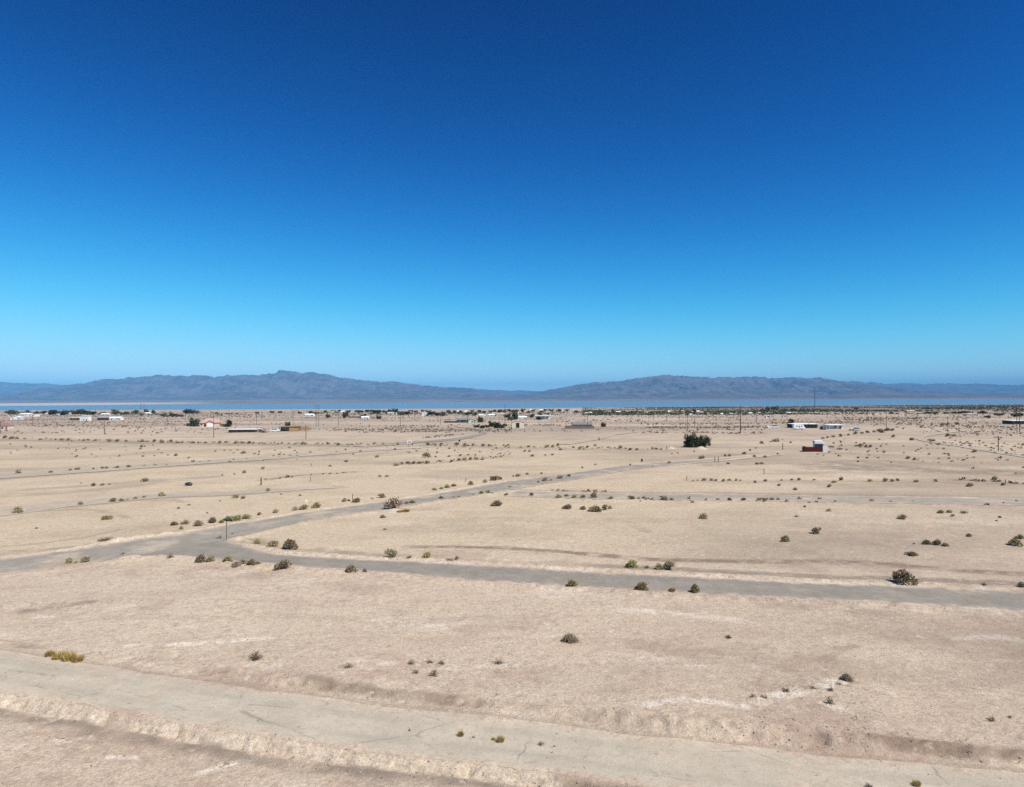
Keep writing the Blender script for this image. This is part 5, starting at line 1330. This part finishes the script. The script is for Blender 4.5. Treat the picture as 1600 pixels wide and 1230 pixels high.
for px, py, s_, lb in ((405, 676, 1.1, 'scrap pile at the left end of the lean-to shed'), (411, 676.5, 1.4, 'taller scrap pile beside the white van'), (1287, 671.5, 1.8, 'brown scrap heap between the two porch houses')):
    x, y = at(px, py); r = empty('scrap_pile', (x, y, H(x, y)), px)
    rg = random.Random(px)
    for i in range(7):
        a, b_, z0 = rg.uniform(-1.6, 1.6), rg.uniform(-.8, .8), rg.uniform(0, .4)
        w, d, h = rg.uniform(.3, .8), rg.uniform(.2, .5), rg.uniform(.4, 1.1) * s_
        MB().box(a - w, a + w, b_ - d, b_ + d, -.1, z0 + h).build('piece', MATS[rg.choice(['old_wood', 'brown_wall', 'dark_wall', 'metal_grey'])], r)
    tag(r, lb, 'scrap')

# ------------------------------------------------------------------ poles, mast, sign, posts
def pole(px, top, bot, label, group='wooden utility poles', arms=1, rad=0.16):
    x, y = at(px, bot); mpp = y / FPX
    h = min(17.0, max(5.0, (bot - top) * mpp))
    r = empty('utility_pole', (x, y, H(x, y)), (px * 0.37) % 0.9 - 0.2)
    rad = max(rad, 0.0)
    MB().tube((0, 0, -0.5), (0, 0, h), rad, rad * .7, 8).build('shaft', MATS['pole_wood'], r)
    for i in range(arms):
        z = h - 0.5 - i * 0.9
        c = MB().box(-1.2, 1.2, rad * .7 + .003, rad * .7 + .12, z - .07, z + .07).build('crossarm', MATS['pole_wood'], r)
        for xx in (-1.1, -.45, .45, 1.1):
            MB().tube((xx, rad * .7 + .06, z + .072), (xx, rad * .7 + .06, z + .22), .05, .03, 6).build('insulator', MATS['metal_grey'], c)
    return tag(r, label, 'pole', group)
pole(220, 630, 661, 'left one of the tall twin poles in the left background')
pole(225, 632, 661, 'right one of the tall twin poles in the left background')
pole(494, 632, 666, 'left one of the tall twin poles left of centre')
pole(498, 633, 666, 'right one of the tall twin poles left of centre')
pole(478, 664, 686, 'short pole with a shrubby foot below the tan fence', arms=2)
pole(334, 650, 684, 'pole standing in front of the pink house')
pole(163, 655, 679, 'pole on the open plain below the left white cluster')
pole(1, 658, 678, 'pole at the extreme left before the maroon roof')
pole(529, 640, 666, 'pole right of the central twin poles')
pole(1157, 634, 676, 'tallest thick pole standing alone right of the thicket', rad=0.26)
pole(1074, 648, 674, 'thin pole just above the dark thicket')
pole(1385, 641, 670, 'thin pole behind the dark diagonal shrub line')
pole(1589, 633, 676, 'left one of the twin poles at the right edge', arms=2)
pole(1593, 632, 676, 'right one of the twin poles at the right edge', arms=2)
pole(918, 645, 670, 'pole against the grey roofed house')
pole(626, 643, 664, 'pole standing alone left of the dark curving road')
pole(688, 645, 664, 'pole left of the low dark wall')
pole(789, 632, 664, 'tall pole behind the thicket of the green shed')
for phrase, pts in (('across the far left plain', [(51, 648, 665), (189, 645, 656), (261, 650, 667), (329, 642, 653), (358, 641, 650), (382, 641, 653), (205, 648, 657), (317, 646, 654)]),
                    ('across the far plain left of centre', [(401, 645, 664), (409, 643, 653), (431, 644, 654), (445, 643, 652), (455, 639, 653), (458, 642, 666), (503, 643, 653), (648, 644, 658), (655, 646, 656), (712, 648, 656), (731, 642, 662), (780, 644, 661), (629, 646, 655)]),
                    ('across the far plain right of centre', [(1003, 647, 655), (1014, 647, 655), (1021, 646, 657), (1042, 645, 658), (1048, 644, 654), (1062, 645, 658), (1081, 643, 658), (1085, 650, 669), (1103, 647, 656), (1115, 643, 656), (1135, 645, 655), (1146, 646, 655), (1182, 648, 661)]),
                    ('across the far right plain', [(1203, 645, 655), (1208, 640, 657), (1230, 645, 656), (1305, 640, 654), (1366, 645, 655), (1414, 643, 655), (1433, 645, 654), (1520, 642, 656), (1481, 651, 671), (1560, 690, 704)])):
    for i_, (px, tp, bt) in enumerate(sorted(pts)):
        pole(px, tp, bt, f'{ordw(i_ + 1)} thin pole from the left {phrase}')

# lattice radio mast on the lakeside
x, y = at(1273, 638); mpp = y / FPX
Hm = 30 * mpp; r = empty('radio_mast', (x, y, H(x, y) - 0.5))
n = 22; bw, tw = 2.4, 0.9
def corner(i, z):
    w = bw + (tw - bw) * z / Hm; a = math.radians(90 + 120 * i); return (w * math.cos(a), w * math.sin(a), z)
plain('mast_steel', (0.12, 0.085, 0.085), 0.6, 0.1, 1)
for i in range(3): MB().tube(corner(i, 0), corner(i, Hm), 0.32, 0.22, 6).build('leg', MATS['mast_steel'], r)
lat = MB()
for k in range(n):
    z0, z1 = Hm * k / n, Hm * (k + 1) / n
    for i in range(3):
        lat.tube(corner(i, z0), corner((i + 1) % 3, z1), 0.12, 0.12, 3); lat.tube(corner(i, z1), corner((i + 1) % 3, z1), 0.12, 0.12, 3)
lat.build('lattice', MATS['mast_steel'], r)
MB().tube((0, 0, Hm - .5), (0, 0, Hm + 5), .12, .08, 5).build('antenna', MATS['mast_steel'], r)
tag(r, 'tall thin lattice radio mast rising before the right mountains', 'mast')

# street name sign at the junction
plain('sign_green', (0.012, 0.075, 0.055), 0.5, 0.1, 3, 0.4)
x, y = at(354, 843)
r = empty('street_sign', (x, y, H(x, y)), 0.35)
MB().tube((0, 0, -0.3), (0, 0, 2.75), 0.04, 0.04, 8).build('post', MATS['pole_wood'], r)
MB().box(-.42, .42, -.012, .012, 2.56, 2.78).build('name_plate', MATS['sign_green'], r)
MB().box(-.012, .012, -.42, .42, 2.79, 3.0).build('name_plate', MATS['sign_green'], r)
MB().box(-.05, .05, -.05, .05, 2.755, 2.788).build('bracket', MATS['metal_grey'], r)
tag(r, 'green street name sign on a dark post at the road junction', 'sign')

def post(px, top, bot, wpx, mat, label, name='marker_post'):
    x, y = at(px, bot); mpp = y / FPX
    h = (bot - top) * mpp; w = max(0.05, wpx * mpp / 2)
    r = empty(name, (x, y, H(x, y)), 0.2)
    MB().box(-w, w, -w * .8, w * .8, -0.3, h).build('shaft', MATS[mat], r)
    MB().add([(-w, -w * .8, h + .002), (w, -w * .8, h + .002), (w, w * .8, h + .002), (-w, w * .8, h + .002), (0, 0, h + w)], [(0, 1, 4), (1, 2, 4), (2, 3, 4), (3, 0, 4), (3, 2, 1, 0)]).build('cap', MATS[mat], r)
    return tag(r, label, 'post')
post(408, 746, 758, 2, 'old_wood', 'thick dark wooden post at the left end of the brown washed line')
post(551, 772, 784, 1.2, 'old_wood', 'thin dark post among shrubs on the far edge of the diagonal road')
post(728, 746, 752, 1.0, 'old_wood', 'thin post right of the roadside shrubs on the diagonal road')
post(487, 723, 728, 0.8, 'old_wood', 'thin stake on the plain below the lean-to shed')
post(485, 745, 753, 0.8, 'old_wood', 'thin stake on a dark scuffed patch left of centre')
post(479, 783, 793, 4.5, 'cream_wall', 'pale yellow marker board among roadside shrubs', 'marker_board')
post(1003, 718, 722, 2.2, 'black_rubber', 'short black post on the far edge of the upper diagonal road')
post(1223, 693, 703, 1.0, 'old_wood', 'thin post left of the red and white block building')
post(1073, 744, 751, 0.9, 'old_wood', 'thin stake at the left end of the upper shrub row')
post(1194, 733, 741, 0.9, 'old_wood', 'thin stake at right, below the bare plain')
post(1571, 750, 756, 1.0, 'old_wood', 'thin stake on the dark washed strip at right')
post(936, 684, 688, 1.2, 'black_rubber', 'tiny dark post on the grey track')
post(621, 690, 694, 1.2, 'brown_wall', 'reddish brown post at the start of the dark curving road')
post(1042, 697, 702, 1.0, 'old_wood', 'stake beside the yellowish dirt mound')
for px, lb in ((1117, 'left post of the open gate frame on the upper diagonal road'), (1122.5, 'right post of the open gate frame on the upper diagonal road')):
    post(px, 714, 723, 1.0, 'old_wood', lb, 'gate_post')
# white gate-like frame and black bag
x, y = at(640, 694)
r = empty('white_frame', (x, y, H(x, y)), 0.1)
for xx in (-.8, .8): MB().box(xx - .12, xx + .12, -.1, .1, -.2, 1.45).build('post', MATS['white_wall'], r)
MB().box(-.92, .92, -.1, .1, 1.453, 1.65).build('beam', MATS['white_wall'], r)
MB().box(-.68, .68, -.06, .06, .3, .5).build('rail', MATS['white_wall'], r)
tag(r, 'small white frame at the start of the dark curving road', 'frame')
x, y = at(295, 759)
g = np.linspace(0, math.pi, 9); q = np.linspace(0, 2 * math.pi, 15)[:-1]
TH, PH = np.meshgrid(g, q, indexing='ij')
rr = 1 + 0.28 * fbm(TH * 2 + 3, np.cos(PH) * 2 + np.sin(PH) * 1.3, 3, 3)
V = np.stack([0.85 * rr * np.sin(TH) * np.cos(PH), 0.5 * rr * np.sin(TH) * np.sin(PH), 0.32 + 0.36 * rr * np.cos(TH)], -1)
ii = np.arange(V.shape[0] * V.shape[1]).reshape(V.shape[:2])
fc = np.stack([ii[:-1], np.roll(ii, -1, 1)[:-1], np.roll(ii, -1, 1)[1:], ii[1:]], -1).reshape(-1, 4)
plain('black_plastic', (0.025, 0.027, 0.032), 0.35, 0.2, 3, 0.5)
bag = link('rubbish_bag', np_mesh('rubbish_bag', V.reshape(-1, 3), fc[:, ::-1].copy(), False), MATS['black_plastic'])
bag.location = (x, y, H(x, y)); tag(bag, 'crumpled black plastic bag lying on the ditch bank', 'bag')

# ------------------------------------------------------------------ stuff: stones, litter and far scrub
def scatter(name, label, tpl_v, tpl_f, P, S, mat, squash=1.0):
    """many small copies of one template joined into one object"""
    n, k = len(P), len(tpl_v)
    a = rng.uniform(0, 2 * math.pi, n); c_, s_ = np.cos(a), np.sin(a)
    jit = 1 + 0.35 * rng.normal(size=(n, k, 3)).clip(-1.5, 1.5)
    v = tpl_v[None] * jit
    x = v[..., 0] * c_[:, None] - v[..., 1] * s_[:, None]; y = v[..., 0] * s_[:, None] + v[..., 1] * c_[:, None]
    V = np.stack([x, y, v[..., 2] * squash], -1) * S[:, None, None] + P[:, None, :]
    F = (tpl_f[None] + (np.arange(n) * k)[:, None, None]).reshape(-1, tpl_f.shape[1])
    return tag(link(name, np_mesh(name, V.reshape(-1, 3), F), mat), label, kind='stuff')
octa_v = np.array([(1, 0, 0.1), (0, .8, 0.1), (-1, 0, 0.1), (0, -.8, 0.1), (0.1, 0, .7), (0, 0, -.4)], float) * 0.5
octa_f = np.array([(0, 1, 4), (1, 2, 4), (2, 3, 4), (3, 0, 4), (1, 0, 5), (2, 1, 5), (3, 2, 5), (0, 3, 5)])
leafy('stone', (0.20, 0.16, 0.125), (0.42, 0.34, 0.26), (0.58, 0.51, 0.42), 0.95)
leafy('clod', (0.30, 0.225, 0.16), (0.47, 0.38, 0.28), (0.56, 0.48, 0.37), 0.95)
n = 16000
yy = 24 + 62 * rng.random(n) ** 1.2; xx = (rng.random(n) * 2 - 1) * (yy * 0.80 + 3)
keep = fbm(xx / 6, yy / 6, 3, 101) + 0.35 * rng.normal(size=n) > 0.0
keep &= HH(xx, yy) > -5
xx, yy = xx[keep], yy[keep]
sz = 0.022 + 0.05 * rng.random(len(xx)) ** 4 + 0.0006 * yy
scatter('stones', 'loose stones strewn over the near ground', octa_v, octa_f, np.stack([xx, yy, HH(xx, yy) + sz * .1], 1), sz, MATS['stone'])
# clods along the banks and road edges
px_, py_, sz_ = [], [], []
for k, lo, hi, side, cnt, smax in (('A', 0.2, 2.0, -1, 2600, .17), ('A', 0.9, 2.6, 1, 2600, .20), ('B', 0.3, 2.0, 1, 1500, .20), ('B', 0.2, 1.4, -1, 1300, .20), ('C', 0.3, 1.8, 1, 900, .2), ('C', 0.3, 1.8, -1, 900, .2), ('D', .5, 2.0, 1, 600, .26)):
    cen, nrm, hw = LINES[k]
    i = rng.integers(0, len(cen), cnt)
    cj = cen[i] + rng.normal(size=(cnt, 2)) * 0.3
    toward = np.where((nrm[i] * (0 - cen[i])).sum(1) > 0, -1, 1)     # +1: the normal points away from the camera
    off = (hw[i] + rng.uniform(lo, hi, cnt)) * side * toward
    p = cj + nrm[i] * off[:, None]
    kk = fbm(p[:, 0] / 4, p[:, 1] / 4, 2, 7) + 0.3 * rng.normal(size=cnt) > -0.05
    px_.append(p[kk, 0]); py_.append(p[kk, 1]); sz_.append(0.035 + 0.75 * smax * rng.random(kk.sum()) ** 4)
xx, yy, sz = np.concatenate(px_), np.concatenate(py_), np.concatenate(sz_)
scatter('soil_clods', 'crumbled soil clods along banks and road edges', octa_v, octa_f, np.stack([xx, yy, HH(xx, yy)], 1), sz, MATS['clod'])
# dead stalks and litter on the near ground
tw_v = np.array([(-.5, -.035, 0), (.5, -.02, .06), (.5, .03, .08), (-.5, .035, .03), (.1, -.02, .02), (.35, .25, .12), (.33, .28, .12), (.05, .03, .03)], float)
tw_f = np.array([(0, 1, 2, 3), (4, 5, 6, 7)])
pts = []
for px, py, rx, ry, cnt in [(90, 952, 60, 10, 260), (680, 1045, 60, 16, 160), (1270, 1080, 75, 22, 280), (1340, 1130, 50, 22, 90), (550, 1048, 40, 8, 60), (400, 1030, 30, 8, 60), (780, 1036, 30, 8, 60),
                            (95, 895, 25, 4, 50), (440, 898, 60, 8, 160), (350, 888, 60, 5, 160), (640, 797, 45, 4, 120), (1320, 912, 200, 3, 160), (540, 864, 60, 3, 150), (960, 905, 120, 3, 120), (1420, 1165, 160, 8, 90), (350, 1180, 25, 8, 40), (100, 1145, 30, 5, 30)]:
    for _ in range(cnt):
        pts.append(at(px + rx * random.gauss(0, .5), py + ry * random.gauss(0, .5)))
for _ in range(800):
    pts.append(at(random.uniform(-50, 1650), random.uniform(925, 1225)))
pts = np.array(pts)
scatter('plant_litter', 'dry stalks and plant litter lying on the ground', tw_v, tw_f, np.stack([pts[:, 0], pts[:, 1], HH(pts[:, 0], pts[:, 1]) + 0.02], 1), 0.07 + 0.22 * rng.random(len(pts)) ** 2, MATS['dry_twig'])
# far scrub: too many and too small to tell apart
rg = np.random.default_rng(5)
d_ = rg.normal(size=(11, 3)); d_[:, 2] = np.abs(d_[:, 2]) + .1; d_ /= np.linalg.norm(d_, axis=1)[:, None]
fv, ff = quad_cloud(d_ * np.array([.34, .34, .3]) + np.array([0, 0, .08]), d_, np.full(11, .42), np.full(11, .34), rg)
fv[:, 2] = np.maximum(fv[:, 2], 0)
P = []
def rows_of(px0, py0, px1, py1, cnt, sp=0.8):
    for _ in range(cnt):
        t = random.random(); P.append(at(px0 + (px1 - px0) * t, py0 + (py1 - py0) * t + random.gauss(0, sp)))
for a in [(0, 685, 300, 692, 50, .5), (300, 692, 620, 696, 60, .5), (620, 696, 1040, 702, 60, .7), (0, 666, 200, 666, 90, 1.2), (0, 661, 330, 660, 120, 1.6), (520, 672, 800, 674, 260, 1.6), (560, 676, 760, 674, 60, .5), (600, 668, 720, 666, 70, 1.2),
          (660, 684, 710, 680, 40, .6), (1000, 669, 1200, 668, 200, .9), (1000, 677, 1200, 677, 90, .7), (1000, 663, 1200, 662, 90, .8), (820, 664, 880, 665, 50, .6), (860, 659, 1000, 657, 90, 1), (1030, 673, 1200, 672, 40, .6),
          (1200, 660, 1440, 660, 200, 2.4), (1320, 656, 1440, 654, 160, 1.2), (1440, 672, 1600, 680, 90, 3), (1400, 664, 1600, 668, 160, 2.6), (1200, 690, 1600, 720, 90, 9), (1440, 690, 1600, 700, 70, 4), (200, 672, 480, 672, 90, 3), (0, 676, 200, 672, 40, 2),
          (600, 700, 800, 705, 40, 4), (0, 700, 560, 712, 60, 6), (860, 766, 960, 769, 16, .5), (1490, 750, 1600, 757, 22, .5), (412, 749, 560, 736, 14, .5), (618, 726, 790, 713, 36, 1.2), (1000, 781, 1600, 787, 24, 2.5)]: rows_of(*a)
nn = 15000
for _ in range(nn):      # the plain: scattered by ground area
    dd = math.sqrt(random.uniform(380 ** 2, 1500 ** 2)); x = dd * random.uniform(-.8, .8)
    if vnoise(x / 70, dd / 38, 9) + 0.3 * random.gauss(0, .5) > .5: P.append((x, dd))
P = np.array(P)
scatter('far_scrub', 'scattered low scrub dotting the far plain', fv, ff, np.stack([P[:, 0], P[:, 1], HH(P[:, 0], P[:, 1])], 1), (0.35 + 0.8 * rng.random(len(P)) ** 1.6) * (0.6 + 0.4 * np.clip(P[:, 1] / 400, 0, 1)) + 0.0009 * P[:, 1], MATS['far_scrub_leaf'])
# the wooded mud flats before the lake on the right
P = []
while len(P) < 14000:
    dd = random.uniform(900, 4300); x = dd * random.uniform(0.1, .85)
    if dd < shore(x) * .93 and vnoise(x / 160, dd / 260, 4) + 0.25 * min(1, x / dd / .4) > .62: P.append((x, dd))
P = np.array(P)
scatter('lakeside_scrub', 'dense dark scrub on the flats before the lake', fv, ff, np.stack([P[:, 0], P[:, 1], HH(P[:, 0], P[:, 1])], 1), 2.2 + 2.8 * rng.random(len(P)) ** 2, MATS['tree_leaf'])

# dark garden scrub between the houses along the lakeside
P = []
while len(P) < 1500:
    px, py = random.uniform(-20, 930), random.gauss(645.5, 1.8)
    if 641.5 < py < 652 and vnoise(px / 26, py / 2.5, 12) > .46 + 0.25 * (230 < px < 480): P.append(at(px, py))
P = np.array(P)
scatter('town_scrub', 'low dark scrub and garden growth between the distant houses', fv, ff, np.stack([P[:, 0], P[:, 1], HH(P[:, 0], P[:, 1])], 1), 1.6 + 2.6 * rng.random(len(P)) ** 2, MATS['tree_leaf'])
